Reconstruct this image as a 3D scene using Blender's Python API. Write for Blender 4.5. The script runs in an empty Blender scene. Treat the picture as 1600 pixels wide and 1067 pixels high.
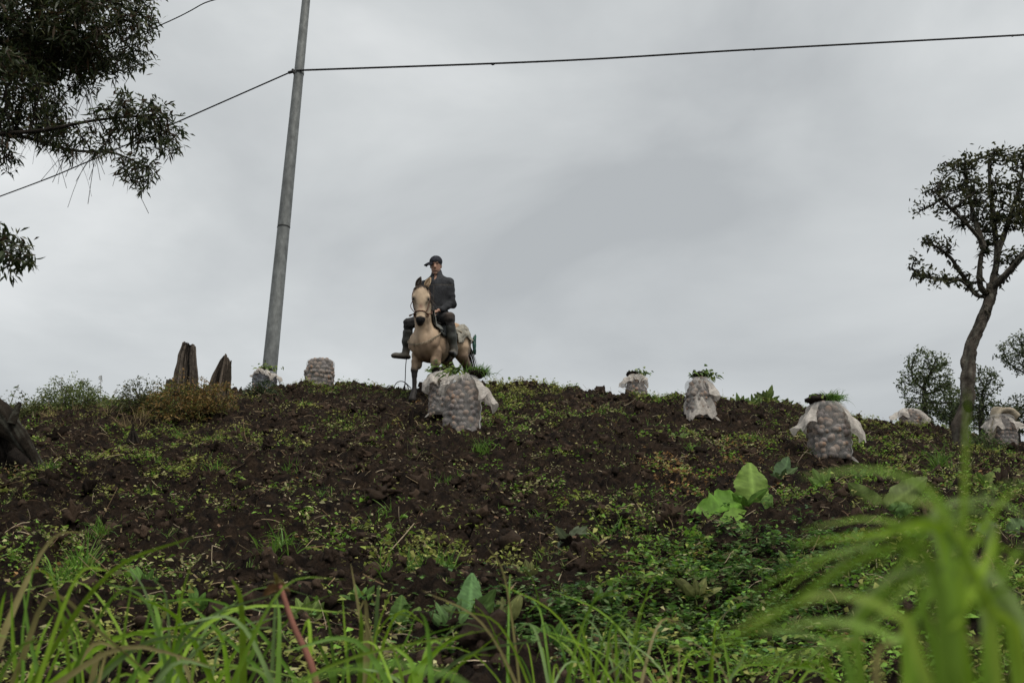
import bpy, math, random
import numpy as np
from mathutils import Vector, Matrix
R = math.radians
random.seed(4); rng = np.random.default_rng(4)
scene = bpy.context.scene
col = scene.collection

# ------------------------------------------------------------------ camera
PITCH = R(18.0); FP = 35.0/36.0*1600.0
cam_d = bpy.data.cameras.new('camera'); cam = bpy.data.objects.new('camera', cam_d); col.objects.link(cam)
cam_d.lens = 35.0; cam_d.sensor_width = 36.0; cam_d.clip_start = 0.05; cam_d.clip_end = 3000
cam.location = (0, 0, 0); cam.rotation_euler = (R(90)+PITCH, 0, 0)
cam_d.dof.use_dof = True; cam_d.dof.focus_distance = 12.0; cam_d.dof.aperture_fstop = 5.0
scene.camera = cam
# ------------------------------------------------------------------ sky and sun
SUN_EL, SUN_AZ = R(58), R(145)      # azimuth from +Y towards +X
world = bpy.data.worlds.new('World'); scene.world = world; world.use_nodes = True
nt = world.node_tree; nd = nt.nodes; lk = nt.links; nd.clear()
w_out = nd.new('ShaderNodeOutputWorld'); w_bg = nd.new('ShaderNodeBackground')
sky = nd.new('ShaderNodeTexSky'); sky.sky_type = 'NISHITA'; sky.sun_disc = False
sky.sun_elevation = SUN_EL; sky.sun_rotation = SUN_AZ
tc = nd.new('ShaderNodeTexCoord')
mp = nd.new('ShaderNodeMapping'); mp.inputs['Scale'].default_value = (1.0, 1.0, 2.0); mp.inputs['Location'].default_value = (3.7, 0.4, 0.25)
n1 = nd.new('ShaderNodeTexNoise'); n1.inputs['Scale'].default_value = 1.9; n1.inputs['Detail'].default_value = 7; n1.inputs['Roughness'].default_value = 0.5; n1.inputs['Distortion'].default_value = 0.35
ramp = nd.new('ShaderNodeValToRGB')
ramp.color_ramp.elements[0].position = 0.33; ramp.color_ramp.elements[0].color = (0.335, 0.35, 0.357, 1)
ramp.color_ramp.elements[1].position = 0.70; ramp.color_ramp.elements[1].color = (0.62, 0.632, 0.63, 1)
e = ramp.color_ramp.elements.new(0.52); e.color = (0.455, 0.472, 0.474, 1)
sc_ = nd.new('ShaderNodeVectorMath'); sc_.operation = 'SCALE'; sc_.inputs['Scale'].default_value = 0.1
mx = nd.new('ShaderNodeMix'); mx.data_type = 'RGBA'; mx.inputs['Factor'].default_value = 0.94
lk.new(tc.outputs['Generated'], mp.inputs['Vector']); lk.new(mp.outputs['Vector'], n1.inputs['Vector'])
lk.new(n1.outputs['Fac'], ramp.inputs['Fac']); lk.new(sky.outputs['Color'], sc_.inputs[0])
lk.new(sc_.outputs['Vector'], mx.inputs['A']); lk.new(ramp.outputs['Color'], mx.inputs['B'])
lk.new(mx.outputs['Result'], w_bg.inputs['Color']); w_bg.inputs['Strength'].default_value = 1.0
lk.new(w_bg.outputs['Background'], w_out.inputs['Surface'])
sun_d = bpy.data.lights.new('sun', 'SUN'); sun_o = bpy.data.objects.new('sun', sun_d); col.objects.link(sun_o)
sun_d.energy = 1.5; sun_d.angle = R(25); sun_d.color = (1.0, 0.945, 0.85)
sd_ = Vector((math.sin(SUN_AZ)*math.cos(SUN_EL), math.cos(SUN_AZ)*math.cos(SUN_EL), math.sin(SUN_EL)))
sun_o.rotation_euler = sd_.to_track_quat('Z', 'Y').to_euler(); sun_o.location = (0, 0, 30)
scene.view_settings.view_transform = 'Standard'; scene.view_settings.look = 'None'
scene.view_settings.exposure = 0.50; scene.view_settings.gamma = 1.0; scene.view_settings.use_curve_mapping = False
scene.cycles.use_denoising = True; scene.cycles.max_bounces = 6; scene.cycles.transparent_max_bounces = 12
scene.cycles.diffuse_bounces = 3; scene.cycles.glossy_bounces = 2; scene.cycles.transmission_bounces = 4

# ------------------------------------------------------------------ pixels and noise
CP, SP = math.cos(PITCH), math.sin(PITCH)
def at(px, py, Y):
    rx = (px-800)/FP; up = (533.5-py)/FP
    d = np.array([rx, CP-up*SP, SP+up*CP])
    return d*(Y/d[1])
def vnoise(x, y, z=0.0, seed=0):
    x = np.asarray(x, dtype=np.float64); y = np.asarray(y, dtype=np.float64); z = np.asarray(z, dtype=np.float64)+0*x
    xi = np.floor(x); yi = np.floor(y); zi = np.floor(z)
    fx = x-xi; fy = y-yi; fz = z-zi
    fx = fx*fx*(3-2*fx); fy = fy*fy*(3-2*fy); fz = fz*fz*(3-2*fz)
    xi = xi.astype(np.int64); yi = yi.astype(np.int64); zi = zi.astype(np.int64)
    def h(a, b, c):
        n = (a*73856093) ^ (b*19349663) ^ (c*83492791) ^ (seed*2654435761)
        n = (n ^ (n >> 13))*1274126177 & 0x7fffffff
        n = (n ^ (n >> 15))*2246822519 & 0x7fffffff
        return (n & 0xffff)/32767.5-1.0
    r = 0
    for dx in (0, 1):
        wx = fx if dx else 1-fx
        for dy in (0, 1):
            wy = fy if dy else 1-fy
            for dz in (0, 1):
                wz = fz if dz else 1-fz
                r = r+h(xi+dx, yi+dy, zi+dz)*wx*wy*wz
    return r
def fbm(x, y, z=0.0, o=4, seed=0, g=0.5):
    r = 0; a = 1.0
    for i in range(o):
        f = 2.03**i
        r = r+a*vnoise(np.asarray(x)*f+i*7.3, np.asarray(y)*f+i*3.1, np.asarray(z)*f, seed+i); a *= g
    return r
def sstep(a, b, x):
    t = np.clip((np.asarray(x, dtype=float)-a)/(b-a), 0, 1); return t*t*(3-2*t)
# ------------------------------------------------------------------ terrain height
_py = [(1067, 4.0), (950, 5.2), (850, 6.9), (760, 9.0), (683, 12.0), (650, 13.5), (628, 14.9), (612, 16.0)]
PY = [-400., -60., -10., 0., 2.]; PZ = [-12., -3.5, -0.95, -0.62, -0.42]
for p_, Y_ in _py: PY.append(Y_); PZ.append(at(800, p_, Y_)[2])
zc = at(800, 607, 16.6)[2]
PY += [16.6, 18., 20., 24., 32., 60., 140., 600.]; PZ += [zc, zc+.26, zc+.45, zc+.5, zc-.6, zc-5.5, zc-18, zc-40]
PY = np.array(PY); PZ = np.array(PZ)
LX = np.array([-400, -60, -14, -8.7, -6.5, -4.3, -2.6, 0, 1.1, 2.2, 2.7, 3.5, 4.9, 6.5, 7.4, 8.7, 14, 60, 400.])
LZ = np.array([-30, -6, -.75, -.42, -.28, -.06, 0, 0, -.06, -.13, -.2, -.3, -.42, -.68, -.8, -1.0, -1.6, -8, -40.])
def interp_s(x, xs, ys, w):
    return sum(np.interp(x+o*w, xs, ys) for o in (-1, -.5, 0, .5, 1))/5
MX, MY = -5.05, 14.6
def Hbase(X, Y):
    X = np.asarray(X, dtype=float); Y = np.asarray(Y, dtype=float)
    z = interp_s(Y, PY, PZ, 0.35)+interp_s(X, LX, LZ, .4)*sstep(4.5, 15.5, Y)
    z = z+0.34*np.exp(-(((X-MX)/.85)**2+((Y-MY)/.75)**2))
    return z
def hitb(px, py):
    d = at(px, py, 1.0); Y = np.arange(2.2, 40, .01); k = np.where(d[2]*Y < Hbase(d[0]*Y, Y))[0]; return d[0]*Y[k[0]], Y[k[0]]
HSP = hitb(665, 626)
def H(X, Y):
    X = np.asarray(X, dtype=float); Y = np.asarray(Y, dtype=float)
    m = sstep(34, 26, Y)*sstep(-24, -14, X)*sstep(24, 14, X)
    crest = sstep(19, 16.8, Y)*.55+.45
    n = .10*fbm(X*.9, Y*.9, 0, 2, 11)
    n = n+.055*vnoise(X*2.9, Y*2.9, 0, 21)
    b1 = np.abs(vnoise(X*5.3, Y*5.3, 0, 31)); n = n+.12*(b1-.3)
    b2 = np.abs(vnoise(X*11.5+.3*b1, Y*11.5, 0, 41)); n = n+.095*(b2-.3)
    b3 = np.abs(vnoise(X*23, Y*23, 0, 51)); n = n+.036*(b3-.3)+.010*vnoise(X*41, Y*41, 0, 61)
    tr_ = np.exp(-(((X-HSP[0])/.5)**2+((Y-HSP[1]+.15)/.75)**2)**2)   # soil trodden flat under the horse
    return Hbase(X, Y)+n*m*crest*(1-.9*tr_)-.02*tr_
def hit(px, py):
    d = at(px, py, 1.0); Y = np.arange(2.2, 40, .01)
    z = Hbase(d[0]*Y, Y); k = np.where(d[2]*Y < z)[0]
    Y0 = Y[k[0]] if len(k) else 17.0
    return np.array([d[0]*Y0, Y0, float(H(d[0]*Y0, Y0))])
def gz(x, y): return float(H(x, y))
def onY(px, Y):       # stands on the ground at depth Y under column px (py solved)
    X = at(px, 620, Y)[0]; return np.array([X, Y, gz(X, Y)])

# ------------------------------------------------------------------ mesh helpers
def mesh_from(name, V, faces, smooth=False, cols=None):
    V = np.asarray(V, dtype=np.float32).reshape(-1, 3)
    me = bpy.data.meshes.new(name)
    faces = [np.asarray(f, dtype=np.int32) for f in faces if len(f)]
    me.vertices.add(len(V)); me.vertices.foreach_set('co', V.ravel())
    nl = sum(f.size for f in faces); nf = sum(len(f) for f in faces)
    me.loops.add(nl); me.loops.foreach_set('vertex_index', np.concatenate([f.ravel() for f in faces]))
    me.polygons.add(nf)
    tot = np.concatenate([np.full(len(f), f.shape[1], dtype=np.int32) for f in faces])
    st = np.concatenate([[0], np.cumsum(tot)[:-1]]).astype(np.int32)
    me.polygons.foreach_set('loop_start', st)
    if smooth: me.polygons.foreach_set('use_smooth', np.ones(nf, dtype=bool))
    me.update(calc_edges=True)
    if cols is not None:
        ca = me.color_attributes.new('Col', 'FLOAT_COLOR', 'POINT')
        c4 = np.ones((len(V), 4), dtype=np.float32); c4[:, :3] = np.asarray(cols, dtype=np.float32).reshape(-1, 3)
        ca.data.foreach_set('color', c4.ravel())
    return me
def link(name, me, mat=None, parent=None, loc=None):
    o = bpy.data.objects.new(name, me); col.objects.link(o)
    if mat is not None and me is not None and not me.materials: me.materials.append(mat)
    if parent is not None: o.parent = parent
    if loc is not None: o.location = tuple(float(c) for c in loc)
    return o
def tag(o, label=None, cat=None, group=None, kind=None):
    if label: o['label'] = label
    if cat: o['category'] = cat
    if group: o['group'] = group
    if kind: o['kind'] = kind
    return o
def empty(name, loc, label=None, cat=None, group=None, rz=0.0):
    o = bpy.data.objects.new(name, None); col.objects.link(o); o.empty_display_size = .1
    o.location = tuple(float(c) for c in loc); o.rotation_euler = (0, 0, rz)
    return tag(o, label, cat, group)
class MB:
    def __init__(s): s.V = []; s.F3 = []; s.F4 = []; s.C = []; s.n = 0
    def add(s, V, F, c=(1, 1, 1)):
        V = np.asarray(V, dtype=float).reshape(-1, 3); F = np.asarray(F)
        (s.F3 if F.shape[1] == 3 else s.F4).append(F+s.n)
        c = np.asarray(c, dtype=float)
        if c.ndim == 1: c = np.tile(c, (len(V), 1))
        s.V.append(V); s.C.append(c); s.n += len(V); return s
    def tris(s): return sum(len(f) for f in s.F3)+2*sum(len(f) for f in s.F4)
    def mesh(s, name, smooth=False, off=None):
        V = np.concatenate(s.V)
        if off is not None: V = V-np.asarray(off)
        fs = []
        if s.F3: fs.append(np.concatenate(s.F3))
        if s.F4: fs.append(np.concatenate(s.F4))
        return mesh_from(name, V, fs, smooth, np.concatenate(s.C))
    def build(s, name, mat, parent=None, smooth=False, loc=None):
        # loc: world origin for the mesh (top-level); with a parent, vertices are taken relative to the parent's location
        if parent is not None:
            off = np.array(parent.location); p = parent.parent
            while p is not None: off = off+np.array(p.location); p = p.parent
            return link(name, s.mesh(name, smooth, off), mat, parent)
        if loc is None: loc = (0, 0, 0)
        return link(name, s.mesh(name, smooth, loc), mat, None, loc)
def nrm(v):
    v = np.asarray(v, dtype=float); return v/np.maximum(np.linalg.norm(v, axis=-1, keepdims=True), 1e-9)
def ribbons(mb, P, D, L, W, droop=0.0, nseg=4, c=(1, 1, 1), prof='grass', fold=0.0, side=None, curl=0.0, seed=1):
    """n curved blades at once: root P, direction D, length L, width W"""
    P = np.atleast_2d(P); n = len(P); D = nrm(np.broadcast_to(D, (n, 3)))
    L = np.broadcast_to(L, (n,)).astype(float); W = np.broadcast_to(W, (n,)).astype(float); droop = np.broadcast_to(droop, (n,)).astype(float)
    r = np.random.default_rng(seed+n)
    if side is None:
        side = np.cross(D, r.normal(size=(n, 3)))
    side = nrm(np.broadcast_to(side, (n, 3)))
    nor = np.cross(side, D)
    t = np.linspace(0, 1, nseg+1)
    if prof == 'grass': w = np.clip((1-t)**.65, .04, 1)*np.clip(.55+2*t, 0, 1)
    elif prof == 'leaf': w = np.clip(np.sin(np.pi*np.clip(t, 0, 1)**.8), .06, 1)
    elif prof == 'dock': w = np.clip(np.sin(np.pi*(t*.93+.05)**.75)**.8, .05, 1)
    else: w = np.full(nseg+1, 1.0)
    cr = np.broadcast_to(np.asarray(curl, dtype=float), (n,))
    C = P[:, None, :]+D[:, None, :]*(L[:, None]*t)[:, :, None]
    C = C+nor[:, None, :]*((cr*L)[:, None]*(t**2))[:, :, None]
    C[:, :, 2] -= (droop*L)[:, None]*t**2
    hw = (W[:, None]*w[None, :]*.5)[:, :, None]
    A = C-side[:, None, :]*hw; B = C+side[:, None, :]*hw
    k = nseg+1
    c = np.asarray(c, dtype=float); c = np.broadcast_to(c, (n, 3))
    if fold:
        M = C-nor[:, None, :]*hw*fold
        V = np.stack([A, M, B], 2).reshape(-1, 3)
        base = (np.arange(n)*k*3)[:, None]+(np.arange(nseg)*3)[None, :]
        b = base.ravel()
        F = np.concatenate([np.stack([b, b+1, b+4, b+3], 1), np.stack([b+1, b+2, b+5, b+4], 1)])
        mb.add(V, F, np.repeat(c, k*3, 0))
    else:
        V = np.stack([A, B], 2).reshape(-1, 3)
        b = ((np.arange(n)*k*2)[:, None]+(np.arange(nseg)*2)[None, :]).ravel()
        mb.add(V, np.stack([b, b+1, b+3, b+2], 1), np.repeat(c, k*2, 0))
def segs(mb, A, B, ra, rb, k=6, c=(1, 1, 1)):
    A = np.atleast_2d(A); B = np.atleast_2d(B); n = len(A); D = nrm(B-A)
    ref = np.where(np.abs(D[:, 2:3]) > .9, [[1., 0, 0]], [[0, 0, 1.]])
    u = nrm(np.cross(D, ref)); v = np.cross(D, u)
    a = np.arange(k)*2*np.pi/k
    ring = u[:, None, :]*np.cos(a)[None, :, None]+v[:, None, :]*np.sin(a)[None, :, None]
    ra = np.broadcast_to(ra, (n,))[:, None, None]; rb = np.broadcast_to(rb, (n,))[:, None, None]
    V = np.concatenate([A[:, None, :]+ring*ra, B[:, None, :]+ring*rb], 1).reshape(-1, 3)
    i = np.arange(k); j = (i+1) % k
    b = (np.arange(n)*2*k)[:, None]
    F = np.stack([b+i, b+j, b+k+j, b+k+i], 2).reshape(-1, 4)
    c = np.broadcast_to(np.asarray(c, dtype=float), (n, 3))
    mb.add(V, F, np.repeat(c, 2*k, 0))
def tube(mb, pts, r, k=6, c=(1, 1, 1), cap=True, jit=0.0, seed=0):
    pts = np.asarray(pts, dtype=float); n = len(pts); r = np.broadcast_to(r, (n,)).astype(float)
    T = nrm(np.gradient(pts, axis=0)); u = np.zeros_like(pts)
    u0 = np.cross(T[0], [0, 0, 1.]) if abs(T[0][2]) < .9 else np.cross(T[0], [1., 0, 0])
    for i in range(n):
        u0 = u0-T[i]*np.dot(u0, T[i]); u0 = u0/np.linalg.norm(u0); u[i] = u0
    v = np.cross(T, u); a = np.arange(k)*2*np.pi/k
    ring = u[:, None, :]*np.cos(a)[None, :, None]+v[:, None, :]*np.sin(a)[None, :, None]
    rr = r[:, None]*np.ones(k)
    if jit: rr = rr*(1+jit*np.random.default_rng(seed).normal(size=rr.shape))
    V = (pts[:, None, :]+ring*rr[:, :, None]).reshape(-1, 3)
    i = np.arange(k); j = (i+1) % k; b = (np.arange(n-1)*k)[:, None]
    F = np.stack([b+i, b+j, b+k+j, b+k+i], 2).reshape(-1, 4)
    mb.add(V, F, c)
    if cap:
        for e0, p in ((0, pts[0]), ((n-1)*k, pts[-1])):
            Vc = np.concatenate([V[e0:e0+k], [p]])
            Fc = np.stack([i, j, np.full(k, k)], 1)
            if e0 == 0: Fc = Fc[:, ::-1]
            mb.add(Vc, Fc, c)
def spline(pts, n=24):
    P = np.asarray(pts, dtype=float); m = len(P)
    P = np.concatenate([[2*P[0]-P[1]], P, [2*P[-1]-P[-2]]]); out = []
    for s in np.linspace(0, m-1, n):
        i = min(int(s), m-2); t = s-i; a, b, c, d = P[i:i+4]
        out.append(.5*((2*b)+(-a+c)*t+(2*a-5*b+4*c-d)*t*t+(-a+3*b-3*c+d)*t**3))
    return np.array(out)
def ico(sub=1):
    import bmesh
    bm = bmesh.new(); bmesh.ops.create_icosphere(bm, subdivisions=sub, radius=1.0)
    V = np.array([v.co[:] for v in bm.verts]); F = np.array([[v.index for v in f.verts] for f in bm.faces]); bm.free()
    return V, F
ICO1 = ico(1); ICO2 = ico(2); ICO3 = ico(3)

# ------------------------------------------------------------------ materials
def new_mat(name):
    m = bpy.data.materials.new(name); m.use_nodes = True; n = m.node_tree.nodes; n.clear()
    return m, n, m.node_tree.links
def pmat(name, base=None, rough=.8, var=.25, scale=8.0, bump=.0, bscale=60.0, bdist=.01, spec=.3, trans=0.0, metal=0.0, avar=.16, base2=None, alpha=1.0, detail=6, stretch=None):
    """base None = the mesh's Col attribute; var = noise variation of the colour; trans = leaf translucency"""
    m, n, l = new_mat(name)
    out = n.new('ShaderNodeOutputMaterial'); p = n.new('ShaderNodeBsdfPrincipled')
    p.inputs['Roughness'].default_value = rough; p.inputs['Metallic'].default_value = metal
    p.inputs['Specular IOR Level'].default_value = spec
    tcn = n.new('ShaderNodeTexCoord'); src = tcn.outputs['Object']
    if stretch:
        mpn = n.new('ShaderNodeMapping'); mpn.inputs['Scale'].default_value = stretch; l.new(src, mpn.inputs['Vector']); src = mpn.outputs['Vector']
    no = n.new('ShaderNodeTexNoise'); no.inputs['Scale'].default_value = scale; no.inputs['Detail'].default_value = detail; no.inputs['Roughness'].default_value = .65
    l.new(src, no.inputs['Vector'])
    if base is None:
        a = n.new('ShaderNodeAttribute'); a.attribute_name = 'Col'; csrc = a.outputs['Color']
    else:
        a = n.new('ShaderNodeMix'); a.data_type = 'RGBA'; a.inputs['A'].default_value = (*base, 1)
        b2 = base2 if base2 else tuple(c*.5 for c in base)
        a.inputs['B'].default_value = (*b2, 1)
        rp = n.new('ShaderNodeMapRange'); rp.inputs['From Min'].default_value = .38; rp.inputs['From Max'].default_value = .66
        no0 = n.new('ShaderNodeTexNoise'); no0.inputs['Scale'].default_value = scale*.37; no0.inputs['Detail'].default_value = 5; l.new(src, no0.inputs['Vector'])
        l.new(no0.outputs['Fac'], rp.inputs['Value']); l.new(rp.outputs['Result'], a.inputs['Factor']); csrc = a.outputs['Result']
    mr = n.new('ShaderNodeMapRange'); mr.inputs['From Min'].default_value = .25; mr.inputs['From Max'].default_value = .75
    mr.inputs['To Min'].default_value = 1-var; mr.inputs['To Max'].default_value = 1+var
    l.new(no.outputs['Fac'], mr.inputs['Value'])
    mu = n.new('ShaderNodeVectorMath'); mu.operation = 'SCALE'; l.new(csrc, mu.inputs[0]); l.new(mr.outputs['Result'], mu.inputs['Scale'])
    l.new(mu.outputs['Vector'], p.inputs['Base Color'])
    if bump:
        bn = n.new('ShaderNodeTexNoise'); bn.inputs['Scale'].default_value = bscale; bn.inputs['Detail'].default_value = 6; bn.inputs['Roughness'].default_value = .7
        l.new(src, bn.inputs['Vector'])
        bp = n.new('ShaderNodeBump'); bp.inputs['Strength'].default_value = bump; bp.inputs['Distance'].default_value = bdist
        l.new(bn.outputs['Fac'], bp.inputs['Height']); l.new(bp.outputs['Normal'], p.inputs['Normal'])
    surf = p.outputs['BSDF']
    if trans:
        tr = n.new('ShaderNodeBsdfTranslucent'); l.new(mu.outputs['Vector'], tr.inputs['Color'])
        ms = n.new('ShaderNodeMixShader'); ms.inputs['Fac'].default_value = trans
        l.new(surf, ms.inputs[1]); l.new(tr.outputs['BSDF'], ms.inputs[2]); surf = ms.outputs['Shader']
    if alpha < 1:
        tp = n.new('ShaderNodeBsdfTransparent'); ms = n.new('ShaderNodeMixShader')
        wv = n.new('ShaderNodeMapRange'); wv.inputs['From Min'].default_value = .35; wv.inputs['From Max'].default_value = .65
        wv.inputs['To Min'].default_value = max(alpha-avar, 0); wv.inputs['To Max'].default_value = min(alpha+avar, 1)
        l.new(no.outputs['Fac'], wv.inputs['Value']); l.new(wv.outputs['Result'], ms.inputs['Fac'])
        l.new(tp.outputs['BSDF'], ms.inputs[1]); l.new(surf, ms.inputs[2]); surf = ms.outputs['Shader']
    l.new(surf, out.inputs['Surface'])
    return m
M = {}
M['soil'] = pmat('dark_moist_soil', (.044, .029, .019), .95, .8, 26, 1.0, 70, .05, .12, base2=(.012, .0085, .007), detail=9)
M['clod'] = pmat('crumbled_soil', None, .95, .45, 30, .9, 80, .012, .15)
M['leafy'] = pmat('weed_leaf', None, .55, .25, 30, trans=.32, spec=.3)
M['grass'] = pmat('grass_blade', None, .5, .22, 14, trans=.38, spec=.35)
M['straw'] = pmat('dry_straw', None, .85, .3, 20, spec=.2)
M['bark'] = pmat('rough_bark', None, .95, .55, 16, 1.0, 45, .03, .15)
M['treeleaf'] = pmat('tree_leaf', None, .5, .3, 6, trans=.32, spec=.35)
M['dock'] = pmat('broad_leaf', None, .6, .22, 18, .5, 40, .006, .2, trans=.32)
M['potato'] = pmat('potato_skin', None, .85, .3, 25, .4, 60, .004, .25)
M['net'] = pmat('sack_netting', (.50, .49, .475), rough=.8, var=.12, scale=45, alpha=.26, avar=.07, spec=.2, base2=(.42, .41, .40))
M['flap'] = pmat('folded_netting', (.74, .69, .63), .8, .22, 25, .6, 50, .012, alpha=.86, spec=.2, trans=.35, base2=(.58, .53, .48))
M['cord'] = pmat('white_cord', (.72, .7, .67), .8, .1, 30)
M['galv'] = pmat('galvanised_steel', (.20, .21, .205), .6, .35, 14, .25, 25, .004, .4, metal=.2, base2=(.125, .132, .13), stretch=(1, 1, .5))
M['darkmetal'] = pmat('dark_iron', (.03, .03, .03), .6, .2, 20)
M['cable'] = pmat('black_cable', (.018, .018, .02), .6, .1, 20)
# ------------------------------------------------------------------ the ground
def spaced(parts):
    out = []
    for a, b, s in parts: out.append(np.arange(a, b-1e-6, s))
    return np.concatenate(out+[[parts[-1][1]]])
gx = spaced([(-400, -60, 40), (-60, -20, 5), (-20, -11, .6), (-11, 11, .037), (11, 20, .6), (20, 60, 5), (60, 400, 40)])
gy = spaced([(-300, -60, 40), (-60, -10, 5), (-10, 2, .5), (2, 3.4, .1), (3.4, 9, .034), (9, 17.6, .042), (17.6, 22, .12), (22, 36, .7), (36, 60, 4), (60, 600, 45)])
GX, GY = np.meshgrid(gx, gy, indexing='xy'); GZ = H(GX, GY)
fine = (sstep(-11.2, -10.8, GX)*sstep(11.2, 10.8, GX)*sstep(3.2, 3.6, GY)*sstep(17.8, 17.4, GY)); r = np.random.default_rng(2)
GZ = GZ+fine*(r.normal(size=GX.shape)*.008-.003); GX = GX+fine*r.uniform(-.011, .011, GX.shape); GY = GY+fine*r.uniform(-.011, .011, GX.shape)
nx, ny = len(gx), len(gy)
i = np.arange(nx-1); j = np.arange(ny-1); jj, ii = np.meshgrid(j, i, indexing='ij')
b = (jj*nx+ii).ravel()
ground = link('ground', mesh_from('ground', np.stack([GX, GY, GZ], 2).reshape(-1, 3), [np.stack([b, b+1, b+nx+1, b+nx], 1)], False), M['soil'])
tag(ground, 'dark tilled hillside soil rising to a rounded crest', 'soil', kind='structure')

def scatter(n, x0, x1, y0, y1, dens, seed, near=1.0):
    """points on the hill; y drawn so that the near ground gets more, kept with probability dens(x,y)"""
    r = np.random.default_rng(seed); X = []; Y = []; tot = 0
    while tot < n:
        u = r.random(n*2); y = y0+(y1-y0)*u**near; w = (.57*y+1.2)
        x = (r.random(n*2)*2-1)*w
        k = r.random(n*2) < dens(x, y); k &= (x > x0) & (x < x1)
        X.append(x[k]); Y.append(y[k]); tot += k.sum()
    X = np.concatenate(X)[:n]; Y = np.concatenate(Y)[:n]
    return X, Y, H(X, Y)
def rot_rand(n, r):
    q = nrm(r.normal(size=(n, 4))); w, x, y, z = q.T
    return np.stack([1-2*(y*y+z*z), 2*(x*y-z*w), 2*(x*z+y*w), 2*(x*y+z*w), 1-2*(x*x+z*z), 2*(y*z-x*w), 2*(x*z-y*w), 2*(y*z+x*w), 1-2*(x*x+y*y)], 1).reshape(-1, 3, 3)
def patch(x, y, s=1.1, seed=77): return fbm(x*s, y*s, 0, 3, seed)
def pxpy(x, y, z):
    f = y*CP+z*SP; u = -y*SP+z*CP
    return 800+FP*x/f, 533.5-FP*u/f
# loose clods and crumbs
def dens_clod(x, y): return np.clip(.45-.5*patch(x, y), .08, 1)
mb = MB()
for (n, ic, lo, hi, sd, amp) in ((13000, ICO1, .009, .030, 5, .30), (1900, ICO2, .020, .055, 6, .5), (300, ICO3, .04, .085, 7, .75)):
    X, Y, Z = scatter(n, -11, 11, 3.6, 17.2, dens_clod, sd, .9); r = np.random.default_rng(sd+9)
    S = lo*(hi/lo)**(r.random(n)**1.6)
    B0 = ic[0]; V0 = np.stack([B0*(1+amp*fbm(B0[:, 0]*2.4+q*3.7, B0[:, 1]*2.4, B0[:, 2]*2.4, 3, q+sd)+amp*.4*np.random.default_rng(q).normal(size=len(B0)))[:, None] for q in range(14)])
    var = r.integers(0, 14, n); RM = rot_rand(n, r)
    V = np.einsum('nij,nkj->nki', RM, V0[var]*S[:, None, None]*r.uniform(.65, 1.35, (n, 1, 3)))+np.stack([X, Y, Z+S*.15], 1)[:, None, :]
    nv = len(B0); F = (ic[1][None]+(np.arange(n)*nv)[:, None, None]).reshape(-1, 3)
    c = np.array([.038, .0255, .0175])*r.uniform(.35, 1.9, (n, 1)); mb.add(V.reshape(-1, 3), F, np.repeat(c, nv, 0))
print('clods', mb.tris())
tag(mb.build('soil_clods', M['clod'], smooth=False), 'crumbled dark clods of dug soil lying over the hillside', 'soil', kind='stuff')

# low weeds: rosettes of small leaves
PAL = np.array([[.35, .35, .10], [.25, .31, .06], [.17, .32, .04], [.42, .40, .19], [.33, .19, .075], [.16, .23, .05]])
def veg_density(x, y):
    z = Hbase(x, y); px, py = pxpy(x, y, z)
    p = patch(x, y, 1.3, 78)+.55*patch(x, y, 4.0, 178)
    b = .03+1.25*p
    b = b+.50*sstep(900, 1250, px)*sstep(640, 800, py)+.42*sstep(800, 960, py)*sstep(350, 800, px)+.22*sstep(900, 1000, py)
    b = b+.26*sstep(650, 612, py)
    b = b-.75*np.exp(-(((px-800)/240)**2+((py-730)/85)**2))
    b = b-.45*np.exp(-(((px-330)/320)**2+((py-830)/75)**2))
    return np.clip(b, .025, 1)
X, Y, Z = scatter(18000, -11, 11, 3.6, 17.6, veg_density, 15, .85)
n = len(X); r = np.random.default_rng(16)
kind = np.clip((patch(X, Y, .8, 99)*1.3+r.normal(size=n)*.9+1.6), 0, 5).astype(int)
px_, py_ = pxpy(X, Y, Z)
kind = np.where((px_ > 950) & (r.random(n) < .55) & (py_ > 760), 2, kind)
brown = (np.exp(-(((px_-1090)/110)**2+((py_-735)/40)**2)) > r.random(n)*1.3); kind = np.where(brown, 4, kind)
mb = MB(); nl = 8
size = np.clip(r.lognormal(-3.8, .5, n), .009, .05)
cl = PAL[kind]*r.uniform(.65, 1.35, (n, 1))
P = np.repeat(np.stack([X, Y, Z], 1), nl, 0); m = len(P)
sz = np.repeat(size, nl)
az = r.uniform(0, 2*np.pi, m); el = r.uniform(.15, 1.2, m)
off = np.stack([np.cos(az), np.sin(az), np.zeros(m)], 1)*(sz*r.uniform(0, 2.0, m))[:, None]
P = P+off; P[:, 2] = H(P[:, 0], P[:, 1])+sz*r.uniform(.0, 1.9, m)
D = np.stack([np.cos(az)*np.cos(el), np.sin(az)*np.cos(el), np.sin(el)], 1)
ribbons(mb, P, D, sz*r.uniform(.8, 1.5, m), sz*r.uniform(.45, .9, m), .5, 2, np.repeat(cl, nl, 0)*r.uniform(.75, 1.3, (m, 1)), 'leaf', side=np.cross(D, [0, 0, 1.])+.35*r.normal(size=(m, 3)))
print('weeds', mb.tris())
tag(mb.build('ground_weeds', M['leafy']), 'small yellow green weeds and clover creeping over the dug soil', 'weeds', kind='stuff')

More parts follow.
